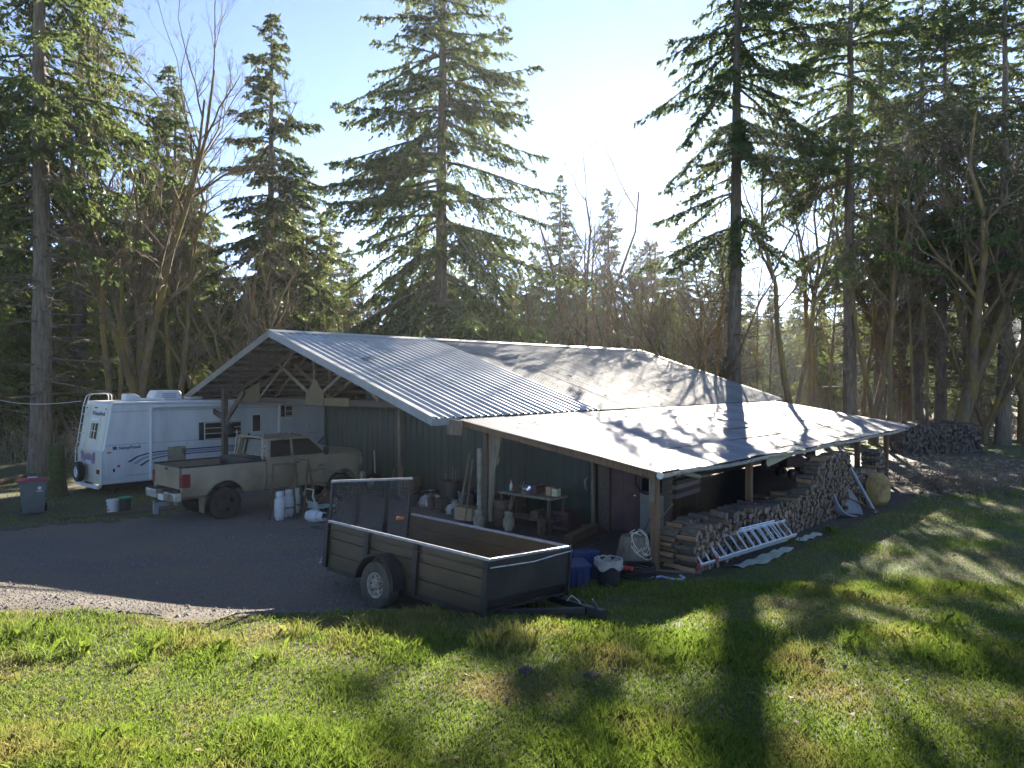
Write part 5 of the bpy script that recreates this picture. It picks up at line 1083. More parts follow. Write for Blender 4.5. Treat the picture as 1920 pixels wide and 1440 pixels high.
# wheelbarrow lying on its side, second barrow tray upended
def tray(nm, mat, parent, loc, rot, sx=1.0):
    m_ = MB(); rows = []
    for d, w_, l_ in ((0, .62, .86), (-.10, .58, .80), (-.22, .44, .60), (-.25, .40, .54)):
        ring = []
        for k in range(28):
            t = 2 * math.pi * k / 28; c_, s_ = math.cos(t), math.sin(t); p = 3.6; q = (abs(c_) ** p + abs(s_) ** p) ** (-1 / p); ring.append((c_ * q * l_ / 2, s_ * q * w_ / 2, d))
        rows.append(ring + [ring[0]])
    rows.append([(0, 0, -.25)] * 29); m_.sheet(rows, (0, 0, -.008)); o = m_.build(nm, mat, parent, smooth=True); o.location = loc; o.rotation_euler = rot; o.scale = (sx, sx, sx)
    m_ = MB(); m_.tube([(p[0], p[1], .0) for p in rows[0][:-1]], .014, 6, closed=True); m_.build('tray_rim', mat, o, smooth=True); return o
wb = thing('wheelbarrow', 'grey wheelbarrow tipped on its nose against the firewood', 'wheelbarrow', tuple(put(1592, 968)), .4)
tray('tray', 'barrow_grey', wb, (0, .05, .42), (math.radians(58), math.radians(12), .25), 1.5)
m_ = MB(); m_.tube([(-.5, .2, .62), (.1, .0, .48), (.95, -.2, .10)], .02, 6); m_.tube([(-.4, .45, .66), (.2, .30, .52), (1.05, .0, .06)], .02, 6); m_.build('handle', 'rust', wb)
wheel(wb, (-.52, .35, .30), .19, .09, .09, (.3, -1, 0), 'rubber', 'rim_rust', 'hole', 'wheel', 0)
wy = thing('wheelbarrow', 'rusty yellow wheelbarrow tray standing on edge at the woodpile end', 'wheelbarrow', tuple(put(1650, 950)), .3)
tray('tray', 'barrow_yellow', wy, (0, .12, .50), (math.radians(-82), math.radians(90), .12), 1.22)
m_ = MB(); m_.tube([(.34, .1, .02), (.36, .2, .9), (.28, .3, 1.05)], .022, 6); m_.build('handle', 'rust', wy); m_ = MB(); m_.tube([(-.34, .2, .05), (-.3, .4, .95)], .022, 6); m_.build('handle', 'rust', wy)
a = put(1642, 962); b = at(1570, 832, 22.6); m_ = MB(tuple(a)); m_.bar(a, b, .09, .06); o = m_.build('metal_channel', 'trim_metal'); o.location = a; tag(o, 'long grey metal channel leaning from the ground to the tall firewood', 'metal channel')
# straw-coloured stump with rope, sticks
st = thing('chopping_block', 'pale split chopping block beside the first lean-to post', 'log', tuple(put(1188, 1062)), .3); m_ = MB(); m_.lathe([(.34, 0), (.36, .2), (.31, .5), (.26, .66), (.10, .69)], (0, 0, 0), (0, 0, 1), 14); m_.build('block', 'wood_pale', st, smooth=True)
rp = thing('rope_tangle', 'tangle of white rope draped over the chopping block', 'rope', tuple(put(1194, 1060, .36)), 0); r = np.random.default_rng(12)
m_ = MB()
for k in range(16):
    c_ = r.normal(0, .05, 3); rr = r.uniform(.10, .24); ph = r.random() * 6; tl = r.normal(0, .5, 2); m_.tube([(c_[0] + rr * math.cos(t + ph), -.20 + c_[1] + .12 * math.sin(t + ph) - .05, .12 + c_[2] + rr * 1.1 * math.sin(t * 1.0 + ph + tl[0])) for t in np.linspace(0, 6.0, 18)], .009, 5)
m_.tube([(-.1, -.3, .1), (-.16, -.36, -.15), (-.22, -.38, -.34)], .009, 5); m_.tube([(.0, -.3, .1), (-.06, -.36, -.15), (-.1, -.38, -.34)], .009, 5); m_.build('strands', 'rope', rp, smooth=True)
for (pa_, pb_, Yb, lab, mt, rr) in (((1195, 1030), (1262, 945), 15.9, 'wooden broom handle leaning behind the first lean-to post', 'wood_pale', .016), ((1206, 1004), (1219, 970), 15.8, 'short grey stick beside the rope tangle', 'trim_metal', .016)):
    a = put(*pa_); b = at(pb_[0], pb_[1], Yb); m_ = MB(tuple(a)); m_.tube([a, b], rr, 8); o = m_.build('stick', mt, smooth=True); o.location = a; tag(o, lab, 'stick')
# tote boxes, pail, hoses, board
def tote(px, py, rz, tilt, lab, w_, d_, h_, mat):
    t = simple('storage_tote', lab, 'tote', px, py, rz); t.rotation_euler = (tilt, 0, rz); m_ = MB(); m_.hexa([(-w_ * .44, -d_ * .44, 0), (w_ * .44, -d_ * .44, 0), (w_ * .44, d_ * .44, 0), (-w_ * .44, d_ * .44, 0), (-w_ / 2, -d_ / 2, h_), (w_ / 2, -d_ / 2, h_), (w_ / 2, d_ / 2, h_), (-w_ / 2, d_ / 2, h_)]); m_.build('body', mat, t, bevel=.02)
    MB().box(-w_ * .53, w_ * .53, -d_ * .54, d_ * .54, h_ + .002, h_ + .04).build('lid', mat, t, bevel=.012)
    for x in (-.25, 0, .25): MB().box(x * w_ - .02, x * w_ + .02, -d_ / 2 - .012, -d_ * .44, .08, h_ - .03).build('rib', mat, t)
    return t
tote(1076, 1100, .3, .12, 'front blue storage tote beside the trailer corner', .50, .42, .44, 'blue_tote'); tote(1095, 1084, .2, -.1, 'rear blue storage tote half hidden behind the front one', .55, .4, .50, 'blue_tote')
pl = simple('pail', 'black garden pail with crumpled white liner over its rim', 'pail', 1141, 1098); m_ = MB(); m_.lathe([(.20, 0), (.245, .46), (.255, .46), (.255, .50), (.235, .50), (.19, .02), (.001, .02)], (0, 0, 0), (0, 0, 1), 24); m_.build('body', 'black_plastic', pl, smooth=True)
m_ = MB(); rows = []; r = np.random.default_rng(4)
for rr, z in ((.21, .40), (.245, .52), (.275, .515), (.272, .45), (.266, .36)): rows.append([((rr + (.012 * math.sin(k * 2.7) if z < .5 else 0)) * math.cos(2 * math.pi * k / 24), (rr + .01 * math.sin(k * 1.9)) * math.sin(2 * math.pi * k / 24), z + (.05 * math.sin(k * 1.1) if z < .4 else .01 * math.sin(k * 3))) for k in range(25)])
m_.sheet(rows, (0, 0, -.003)); m_.build('liner', 'liner', pl, smooth=True)
hc = simple('hose_coil', 'coiled black hose on the ground between pail and post', 'hose', 1196, 1084); m_ = MB(); r = np.random.default_rng(6)
for k in range(9): rr = .34 + r.normal(0, .02); zz = .03 + .028 * k; m_.tube([((rr) * math.cos(t) + r.normal(0, .004), rr * .95 * math.sin(t), zz + .02 * math.sin(t * 2 + k)) for t in np.linspace(0, 6.28, 28)[:-1]], .018, 6, closed=True)
m_.build('coil', 'rubber', hc, smooth=True); m_ = MB(); m_.tube([(-.30, -.22, .26), (-.16, -.34, .27)], .04, 10); m_.build('valve', 'red', hc, smooth=True); m_ = MB(); m_.tube([(-.36, -.18, .26), (-.31, -.215, .26)], .042, 10); m_.build('fitting', 'white_plastic', hc, smooth=True)
pts = [put(x, y, .025) for x, y in ((1196, 1091), (1215, 1087), (1240, 1084), (1262, 1089), (1278, 1090), (1284, 1086), (1276, 1082))]; m_ = MB(tuple(pts[0])); m_.tube(pts, .022, 8); o = m_.build('water_hose', 'pale_blue', smooth=True); o.location = pts[0]; tag(o, 'short pale blue hose curving on the ground before the post', 'hose')
a = put(1226, 1072, .03); b = put(1316, 1078, .03); m_ = MB(tuple(a)); m_.bar(a, b, .07, .03); o = m_.build('board', 'wood_pale'); o.location = a; tag(o, 'thin pale board lying on the ground at the first post', 'board')
# ------------------------------------------------------------------ inside the barn front, along the green wall
def uv(name, label, cat, u, v, rz=0, z=0, group=None): x, y = W(u, v); return thing(name, label, cat, (x, y, z + float(gh(x, y))), BARN_ROT + rz, group)
def propane(root, r_, h, mat):
    m_ = MB(); m_.lathe([(r_ * .6, 0), (r_ * .75, .02), (r_ * .75, .05), (r_, .12), (r_, h - .09), (r_ * .92, h - .04), (r_ * .6, h - .01), (.03, h)], (0, 0, 0), (0, 0, 1), 20); m_.build('tank', mat, root, smooth=True)
    m_ = MB(); a = [(.72 * r_ * math.cos(t), .72 * r_ * math.sin(t)) for t in np.linspace(.5, 5.8, 16)]; m_.sheet([[(x, y, h - .04) for x, y in a], [(x * 1.03, y * 1.03, h + .15) for x, y in a]], (.004, 0, 0)); m_.build('collar', mat, root)
    MB().cyl((0, 0, h), (0, 0, h + .09), .022, n=8).build('valve', 'silver', root)
for (px, py, r_, h, mat, lab) in ((524, 976, .15, .66, 'tank_white', 'tall white gas cylinder standing nearest beside the rusty stands'), (541, 970, .145, .64, 'tank_white', 'second tall white gas cylinder right of the nearest'), (556, 962, .11, .6, 'fibreglass', 'greenish slim gas cylinder behind the white pair')): propane(simple('gas_cylinder', lab, 'gas cylinder', px, py), r_, h, mat)
t = simple('gas_cylinder', 'fat white gas cylinder lying on its side on the gravel', 'gas cylinder', 575, 978); t.rotation_euler = (math.pi / 2, 0, math.radians(68)); t.location.z += .17; propane(t, .18, .44, 'tank_white')
for (u, v, lab) in ((13.55, 13.5, 'beige gas bottle with square collar beside the barn post'), (14.0, 12.85, 'smaller beige gas bottle under the workbench')): propane(uv('gas_bottle', lab, 'gas bottle', u, v), .15, .40 if u < 13.8 else .36, 'tank_beige')
# two rusty stands
def stand(px, py, h, lab, rz):
    t = simple('metal_stand', lab, 'stand', px, py, rz); m_ = MB()
    for x, s_ in ((-.32, -1), (.32, 1)):
        m_.bar((x * 1.1, -.28, 0), (x * .8, 0, h), .045, .045); m_.bar((x * 1.1, .28, 0), (x * .8, 0, h), .045, .045)
    m_.build('leg', 'rust', t); m_ = MB(); m_.bar((-.3, 0, h), (.3, 0, h), .06, .06); m_.build('top_bar', 'rust', t); m_ = MB(); m_.bar((-.34, -.2, .32), (.34, -.2, .32), .03, .03); m_.bar((-.33, .2, .32), (.33, .2, .32), .03, .03); m_.build('cross_bar', 'rust', t)
stand(530, 972, 1.55, 'left rusty steel stand in front of the truck door', .3); stand(565, 965, 1.62, 'right rusty steel stand in front of the truck door', -.5)
# small engine and grey tub by the ramp
t = simple('engine_block', 'greasy small engine on the ground between truck and ramp', 'engine', 612, 955, .4); m_ = MB(); m_.box(-.25, .2, -.2, .2, .08, .42); m_.cyl((0, 0, .42), (0, 0, .55), .12); m_.cyl((-.32, 0, .2), (-.25, 0, .2), .13); m_.box(-.3, .3, -.22, -.18, 0, .08); m_.box(-.3, .3, .18, .22, 0, .08); m_.build('body', 'rust', t, bevel=.015); m_ = MB(); m_.cyl((.26, -.05, .28), (.26, .15, .28), .07); m_.build('exhaust', 'silver', t)
t = simple('push_cart', 'grey-green metal push cart with bent handle beside the fallen gas cylinder', 'cart', 604, 965, .9); m_ = MB(); m_.box(-.35, .3, -.22, .22, .22, .27); m_.box(-.35, -.32, -.22, .22, .27, .42); m_.build('deck', 'fibreglass', t); m_ = MB(); m_.tube([(-.33, -.2, .3), (-.5, -.2, .62), (-.45, -.2, .8), (-.45, .2, .8), (-.5, .2, .62), (-.33, .2, .3)], .022, 6); m_.build('handle', 'fibreglass', t); [wheel(t, (x, y, .1), .1, .05, .05, (0, 1 if y > 0 else -1, 0), 'rubber', 'rim_rust', 'hole', 'wheel', 0) for x in (-.25, .2) for y in (-.24, .24)]
a = put(590, 992, .02); m_ = MB(tuple(a)); m_.sheet([[a + Vector((x, y, .02 * math.sin(x * 9 + y * 7))) for x in np.linspace(-.35, .4, 8)] for y in np.linspace(-.15, .25, 5)], (0, 0, -.008)); o = m_.build('green_tarp', 'dark_green'); o.location = a; tag(o, 'small dark green folded tarp on the gravel behind the trailer', 'tarp')
# row against the wall
t = uv('barrel', 'black plastic barrel with tools standing in it by the green wall', 'barrel', 15.25, 16.4); m_ = MB(); m_.lathe([(.27, 0), (.29, .1), (.28, .3), (.30, .45), (.28, .6), (.29, .85), (.26, .87), (.25, .1), (.001, .1)], (0, 0, 0), (0, 0, 1), 22); m_.build('body', 'black_plastic', t, smooth=True)
m_ = MB(); [m_.tube([(x, y, .1), (x * 1.6, y * 1.5, .1 + h)], .014, 6) for x, y, h in ((.1, .05, 1.2), (-.12, .03, 1.0), (.02, -.12, 1.1))]; m_.build('tool_handle', 'wood_pale', t)
t = uv('bucket', 'teal plastic tub beside the black barrel', 'tub', 15.3, 15.75); m_ = MB(); m_.lathe([(.22, 0), (.28, .55), (.30, .55), (.30, .60), (.26, .60), (.20, .05), (.001, .05)], (0, 0, 0), (0, 0, 1), 22); m_.build('body', 'teal', t, smooth=True)
t = uv('cardboard_box', 'low cardboard box on the floor behind the trailer rim', 'box', 14.35, 14.75, .15); m_ = MB(); m_.box(-.22, .22, -.3, .3, 0, .36); m_.build('body', 'cardboard', t); m_ = MB(); m_.sheet([[(-.22, -.3, .362), (.22, -.3, .362)], [(-.25, -.42, .42), (.25, -.42, .42)]], (0, 0, .006)); m_.build('flap', 'cardboard', t)
for i, (u, v, dv_, L, lab) in enumerate(((14.15, 14.42, .22, 1.75, 'first thin batten leaning on the barn post'), (14.2, 14.6, .32, 1.9, 'second thin batten leaning on the barn post'), (14.3, 14.75, .35, 1.6, 'shorter batten leaning left of the other two'))):
    x, y = W(u, v + dv_); t = thing('batten', lab, 'batten', (x, y, float(gh(x, y))), BARN_ROT); m_ = MB(); m_.bar((0, 0, 0), (0, -dv_ - .08, L), .045, .03); m_.build('strip', 'wood_pale', t)
t = uv('hose_reel', 'beige coil of rope hanging on the green wall left of the post', 'coil', 15.62, 14.95, 0, 1.62); m_ = MB(); [m_.tube([(-.03 + .012 * (k % 3), (.14 + .028 * (k // 3)) * math.cos(a_), (.17 + .03 * (k // 3)) * math.sin(a_)) for a_ in np.linspace(0, 6.28, 24)[:-1]], .016, 6, closed=True) for k in range(12)]; m_.build('coil', 'canvas', t, smooth=True)
r = np.random.default_rng(41)
for i, (u, v, lab) in enumerate(((15.0, 17.2, 'crumpled white sack by the green wall behind the ramp'), (14.9, 16.7, 'crumpled pale yellow sack beside the white one'), (14.7, 15.6, 'small white rag bundle in front of the teal tub'))):
    t = uv('sack', lab, 'sack', u, v, i); m_ = MB(); m_.lathe([(.05, 0), (.26, .03), (.30, .14), (.22, .28), (.08, .34), (.10, .40)], (0, 0, 0), (0, 0, 1), 14); o = m_.build('bag', 'liner' if i != 1 else 'rope', t, smooth=True)
    for vtx in o.data.vertices: vtx.co += Vector(r.normal(0, .025, 3)); vtx.co.z = max(vtx.co.z, 0)
for i, (u, v, h, mt, lab) in enumerate(((15.45, 21.4, 1.25, 'white_pvc', 'white pipe standing upright behind the ramp'), (15.5, 20.5, 1.5, 'fibreglass', 'thin green stake leaning by the truck nose'), (15.5, 19.1, 1.05, 'wood_pale', 'short wooden stake left of the tall wall pole'), (15.5, 19.75, .95, 'wood_pale', 'slanted wooden stake near the tall wall pole'))):
    t = uv('stake', lab, 'stake', u, v); m_ = MB(); m_.tube([(0, 0, 0), (.12, (-.05, .25, .1, -.12)[i], h)], .022, 8); m_.build('rod', mt, t, smooth=True)
t = uv('tyre', 'worn tyre leaning on the green wall by the truck nose', 'tyre', 15.45, 20.6); wheel(t, (0, 0, .36), .36, .22, .2, (-1, 0, .2), 'rubber', 'rim_rust', 'hole', 'wheel', 0)
t = uv('garden_tiller', 'dark garden tiller between the tub and the leaning battens', 'tiller', 14.9, 15.2, .5); m_ = MB(); m_.box(-.2, .2, -.16, .16, .3, .62); m_.cyl((0, 0, .62), (0, 0, .72), .11); m_.build('engine', 'black_plastic', t, bevel=.03); m_ = MB(); m_.tube([(-.1, -.12, .5), (-.75, -.22, 1.1)], .02, 6); m_.tube([(-.1, .12, .5), (-.75, .22, 1.1)], .02, 6); m_.build('handle', 'rust', t); [wheel(t, (.0, y, .2), .2, .1, .08, (0, 1 if y > 0 else -1, 0), 'rubber', 'rim_rust', 'hole', 'wheel', 0) for y in (-.22, .22)]
# workbench with lamp, bottle, tray
wbn = uv('workbench', 'rough wooden workbench against the green sliding door', 'workbench', 14.75, 12.75, 0); m_ = MB(); m_.box(-.35, .35, -1.0, .85, .86, .92); m_.build('top', 'wood_pale', wbn, bevel=.006)
for x, y in ((-.3, -.9), (.3, -.9), (-.3, .75), (.3, .75)): MB().box(x - .04, x + .04, y - .04, y + .04, 0, .858).build('leg', 'wood_dark', wbn)
MB().box(-.3, .3, -.85, .7, .25, .28).build('shelf', 'wood_dark', wbn); MB().bar((-.36, .55, 0), (-.36, .3, .84), .12, .03).build('brace', 'wood_pale', wbn)
t = uv('spray_bottle', 'white spray bottle at the left end of the workbench', 'bottle', 14.7, 13.4, 0, .922); m_ = MB(); m_.lathe([(.045, 0), (.045, .16), (.018, .21), (.018, .25)], (0, 0, 0), (0, 0, 1), 14); m_.build('bottle', 'white_plastic', t, smooth=True); m_ = MB(); m_.box(-.05, .02, -.015, .015, .25, .29); m_.build('nozzle', 'red', t)
t = uv('clamp_lamp', 'shiny clamp lamp standing on the workbench', 'lamp', 14.6, 12.85, .5, .922); m_ = MB(); m_.lathe([(.03, 0), (.12, .10), (.125, .105), (.035, .005)], (0, -.05, .07), (-.5, -.5, .5), 18, cap=False); m_.build('shade', 'silver', t, smooth=True); m_ = MB(); m_.tube([(0, 0, 0), (.02, .05, .18), (0, -.02, .30)], .012, 6); m_.box(-.06, .06, -.06, .06, 0, .02); m_.build('arm', 'trim_metal', t)
for i, (v, mt, lab) in enumerate(((12.1, 'cardboard', 'left small carton at the right end of the workbench'), (11.9, 'canvas', 'right small carton at the right end of the workbench'))): t = uv('carton', lab, 'carton', 14.8, v, .1 * i, .922); m_ = MB(); m_.box(-.09, .09, -.085, .085, 0, .22 - .03 * i); m_.build('body', mt, t, bevel=.004); m_ = MB(); m_.box(-.095, .095, -.02, .02, .2205 - .03 * i, .2245 - .03 * i); m_.build('tape', 'tank_beige', t)
t = uv('bench_vise', 'dark vise bolted to the workbench edge', 'vise', 14.55, 13.1, 0, .922); m_ = MB(); m_.box(-.1, .12, -.06, .06, 0, .05); m_.box(-.1, -.05, -.06, .06, .05, .14); m_.box(.02, .1, -.06, .06, .05, .14); m_.build('jaw', 'rust', t, bevel=.008); m_ = MB(); m_.tube([(-.1, 0, .07), (-.2, 0, .07)], .012, 6); m_.tube([(-.2, -.08, .07), (-.2, .08, .07)], .008, 6); m_.build('screw', 'trim_metal', t)
t = uv('drum', 'dark steel drum behind the beige gas bottle', 'drum', 14.4, 13.4); m_ = MB(); m_.lathe([(.26, 0), (.26, .2), (.275, .22), (.26, .24), (.26, .5), (.275, .52), (.26, .54), (.26, .72), (.24, .72), (.001, .70)], (0, 0, 0), (0, 0, 1), 24); m_.build('body', 'rust', t, smooth=True)
t = uv('cable_loop', 'large loop of cable hanging by the lean-to window', 'cable', 15.55, 9.6, 0, 1.5); m_ = MB(); [m_.tube([(-.02 * k, .34 * math.cos(a_), .38 * math.sin(a_)) for a_ in np.linspace(0, 6.28, 28)[:-1]], .012, 6, closed=True) for k in range(3)]; m_.build('coil', 'rubber', t, smooth=True)
t = uv('hanging_bucket', 'black bucket hanging beside the left barn post', 'bucket', 13.15, 26.45, 0, 2.05); m_ = MB(); m_.lathe([(.15, 0), (.20, .36), (.215, .36), (.215, .39), (.19, .39), (.14, .02), (.001, .02)], (0, 0, 0), (0, 0, 1), 20); m_.build('body', 'black_plastic', t, smooth=True); m_ = MB(); m_.tube([(0, -.2, .37), (0, -.12, .6), (0, 0, .68), (0, .12, .6), (0, .2, .37)], .008, 5); m_.tube([(0, 0, .68), (0, 0, .98)], .006, 5); m_.build('bail', 'trim_metal', t)
# deep in the lean-to
t = uv('lumber_stack', 'pale wrapped bundle of boards deep under the lean-to', 'lumber', 19.6, 11.0, .1); [MB().box(-.9, .9, -.3 + .21 * j, -.11 + .21 * j, .5 + .13 * k, .62 + .13 * k).build('board', 'wood_dark' if (j + k) % 2 else 'cabinet', t) for j in range(3) for k in range(4)]; [MB().box(x_, x_ + .1, -.3, .32, 0, .498).build('bearer', 'wood_dark', t) for x_ in (-.7, .6)]
t = uv('cabinet', 'pinkish-grey cupboard standing at the far end of the lean-to', 'cabinet', 31.2, 12.9, 0); m_ = MB(); m_.box(-.4, .4, -.4, .4, 0, 2.0); m_.build('case', 'cabinet', t, bevel=.01); m_ = MB(); m_.box(-.425, -.402, -.37, -.01, .08, .95); m_.box(-.425, -.402, .01, .37, .08, .95); m_.box(-.425, -.402, -.37, -.01, 1.02, 1.92); m_.box(-.425, -.402, .01, .37, 1.02, 1.92); m_.build('cupboard_door', 'cabinet', t, bevel=.006)
t = uv('garden_tractor', 'dark garden tractor parked under the far end of the lean-to', 'tractor', 29.5, 11.2, 2.6); m_ = MB(); m_.box(-.1, .75, -.28, .28, .42, .85); m_.box(-.75, -.1, -.32, .32, .40, .58); m_.build('body', 'maroon', t, bevel=.05); m_ = MB(); m_.box(-.55, -.1, -.24, .24, .62, .74); m_.box(-.65, -.52, -.24, .24, .74, 1.15); m_.build('seat', 'black_plastic', t, bevel=.05); m_ = MB(); m_.tube([(.05, 0, .85), (-.08, 0, 1.12)], .02, 6); m_.tube([(-.08 + .08 * math.cos(a_), .17 * math.sin(a_), 1.13 + .13 * math.cos(a_)) for a_ in np.linspace(0, 6.28, 20)[:-1]], .014, 6, closed=True); m_.build('steering_wheel', 'black_plastic', t)
for x, y, R_ in ((-.5, .42, .30), (-.5, -.42, .30), (.55, .38, .2), (.55, -.38, .2)): wheel(t, (x, y, R_), R_, .2, R_ * .5, (0, 1 if y > 0 else -1, 0), 'rubber', 'rim_rust', 'hole', 'wheel', 0)
# cloth hanging under the eave
x, y = W(18.9, 7.75); t = thing('canvas_flap', 'triangle of beige canvas hanging under the lean-to eave', 'canvas', (x, y, 1.93), BARN_ROT); m_ = MB(); m_.sheet([[(-.6 + k * .25, .02 * math.sin(k * 2), 0) for k in range(9)], [(-.5 + k * .2, .05 + .03 * math.sin(k * 1.7), -.10 - .05 * (k < 4)) for k in range(9)], [(-.35 + k * .05, .08, -.22 - .02 * (k < 4)) for k in range(9)]], (0, .004, 0)); m_.build('cloth', 'canvas', t, smooth=True)
# ------------------------------------------------------------------ by the travel trailer
bn = thing('wheeled_bin', 'grey wheeled bin with maroon lid beside the big fir trunk', 'bin', tuple(put(62, 963)), .55)
m_ = MB(); m_.hexa([(-.27, -.28, .04), (.27, -.28, .04), (.25, .20, .04), (-.25, .20, .04), (-.36, -.36, 1.02), (.36, -.36, 1.02), (.36, .38, 1.02), (-.36, .38, 1.02)]); m_.build('body', 'bin_grey', bn, bevel=.03)
m_ = MB(); m_.box(-.38, .38, -.38, .40, .94, 1.0); m_.build('rim', 'bin_grey', bn, bevel=.015); m_ = MB(); m_.sheet([[(x, y, 1.03 + .06 * (1 - (x / .42) ** 2) * (1 - (y / .44) ** 2)) for x in np.linspace(-.41, .41, 9)] for y in np.linspace(-.42, .42, 9)], (0, 0, -.03)); m_.build('lid', 'bin_lid', bn, smooth=True)
m_ = MB(); m_.box(-.15, .1, -.1, .12, 1.088, 1.098); m_.build('lid_label', 'pale_blue', bn); m_ = MB(); m_.tube([(-.3, .42, .99), (-.3, .50, .99), (.3, .50, .99), (.3, .42, .99)], .018, 8); m_.build('handle', 'black_plastic', bn)
for x in (-.3, .3): wheel(bn, (x, .30, .14), .14, .06, .06, (1 if x > 0 else -1, 0, 0), 'rubber', 'black_plastic', 'hole', 'wheel', 0)
m_ = MB(); m_.lathe([(.001, 0), (.05, 0), (.05, .004), (.001, .005)], (0.16, -.355, .80), (0, -1, .08), 16); m_.box(.08, .24, -.352, -.346, .70, .72); m_.build('emblem', 'white_plastic', bn)
bk = simple('bucket', 'white plastic bucket with red print in front of the travel trailer', 'bucket', 210, 962, -.5); m_ = MB(); m_.lathe([(.14, 0), (.16, .36), (.175, .36), (.175, .41), (.001, .415)], (0, 0, 0), (0, 0, 1), 24); m_.build('body', 'white_plastic', bk, smooth=True)
m_ = MB(); [m_.box(-.09 + .034 * k, -.07 + .034 * k, -.165, -.150, .10, .14) for k in range(6)]; m_.build('print', 'red', bk); m_ = MB(); [m_.box(-.05 + .03 * k, -.035 + .03 * k, -.167, -.152, .20, .23) for k in range(3)]; m_.build('print', 'black_plastic', bk)
bk = simple('bucket', 'dark bucket with bright green lid beside the white bucket', 'bucket', 234, 958); m_ = MB(); m_.lathe([(.15, 0), (.17, .38), (.001, .385)], (0, 0, 0), (0, 0, 1), 24); m_.build('body', 'dark_green', bk, smooth=True); m_ = MB(); m_.lathe([(.19, .386), (.20, .40), (.19, .43), (.001, .435)], (0, 0, 0), (0, 0, 1), 24); m_.build('lid', 'green_lid', bk, smooth=True)
t = simple('mossy_stump', 'mossy broken stump between the bin and the travel trailer', 'stump', 105, 930); m_ = MB(); r = np.random.default_rng(2); rows = []
for z, rr in ((-.1, .42), (.2, .33), (.7, .28), (1.3, .27), (1.75, .25)): rows.append([((rr + r.normal(0, .025)) * math.cos(2 * math.pi * k / 14), (rr + r.normal(0, .025)) * math.sin(2 * math.pi * k / 14), z + (r.uniform(-.15, .15) if z > 1.6 else 0)) for k in range(14)])
rows = [q + [q[0]] for q in rows] + [[(0, 0, 1.6)] * 15]; m_.sheet(rows); m_.build('trunk', 'moss', t, smooth=True)
a = put(105, 975, .03); b = put(325, 955, .03); m_ = MB(tuple(a)); m_.bar(a, b, .30, .05); o = m_.build('plank', 'wood_dark'); o.location = a; tag(o, 'long dark plank lying along the gravel edge by the buckets', 'plank')
a = at(-80, 727, 30); b = at(152, 752, 27.4); m_ = MB(tuple(a)); m_.tube([a.lerp(b, t_) - Vector((0, 0, .35 * math.sin(math.pi * t_))) for t_ in np.linspace(0, 1, 12)], .010, 5); o = m_.build('overhead_cable', 'cable'); o.location = a; tag(o, 'pale cable strung from the left to the travel trailer roof', 'cable')
a = put(-25, 915, .08); b = put(45, 895, .08); m_ = MB(tuple(a)); m_.tube([a, a.lerp(b, .5) + Vector((0, 0, .03)), b], [.10, .09, .07], 10); o = m_.build('fallen_log', 'log_end', smooth=True); o.location = a; tag(o, 'pale fallen log on the ground left of the bin', 'log')
# rocks in the front grass
for px, py, s_, lab in ((1110, 1268, .13, 'half-buried dark rock at the lower middle of the lawn'), (985, 1262, .15, 'flat dark rock left of the other in the front lawn'), (1470, 1150, .09, 'small pale stone in the sunlit lawn')):
    p = put(px, py); bm = bmesh.new(); bmesh.ops.create_icosphere(bm, subdivisions=3, radius=s_); r = np.random.default_rng(int(px))
    ph = r.random((4, 3)) * 6
    for v in bm.verts: n_ = v.co.normalized(); v.co *= 1 + .16 * sum(math.sin(3 * n_[i] + ph[k][i]) for k in range(4) for i in range(3)) / 4; v.co.z *= .5
    me = bpy.data.meshes.new('rock'); bm.to_mesh(me); bm.free(); me.materials.append(M['rock']); o = link(bpy.data.objects.new('rock', me)); o.location = p - Vector((0, 0, .03)); tag(o, lab, 'rock')
# twigs and needles fallen on the roofs
r = np.random.default_rng(15); g = Geo(); n = 200
vv = r.uniform(7.8, 22.5, n); uu = np.where(vv < 14.6, r.uniform(14, 32, n), r.uniform(14, 36, n)); z = np.array([lean_z(v) + .03 if v < 14.6 else roof_z(v) + .045 for v in vv])
X = U1[0] * uu + V1[0] * vv; Y = U1[1] * uu + V1[1] * vv; c = np.stack([X, Y, z], 1)
cl = r.integers(0, 6, 110); cc = c[:6][cl] + r.normal(0, .09, (110, 3)) * [1, 1, .25] + [0, 0, .03]; c = np.concatenate([c, cc]); n = len(c)
d = nrm(r.normal(0, 1, (n, 3)) * [1, 1, .12]) * r.uniform(.02, .10, n)[:, None]; V, F = tubes(np.stack([c - d, c, c + d], 1), np.full((n, 3), .006), 3); g.add(V, F)
tag(link(bpy.data.objects.new('roof_debris', g.mesh('roof_debris', 'bark'))), 'fallen twigs and needle clumps lying on the metal roofs', 'twigs', kind='stuff')

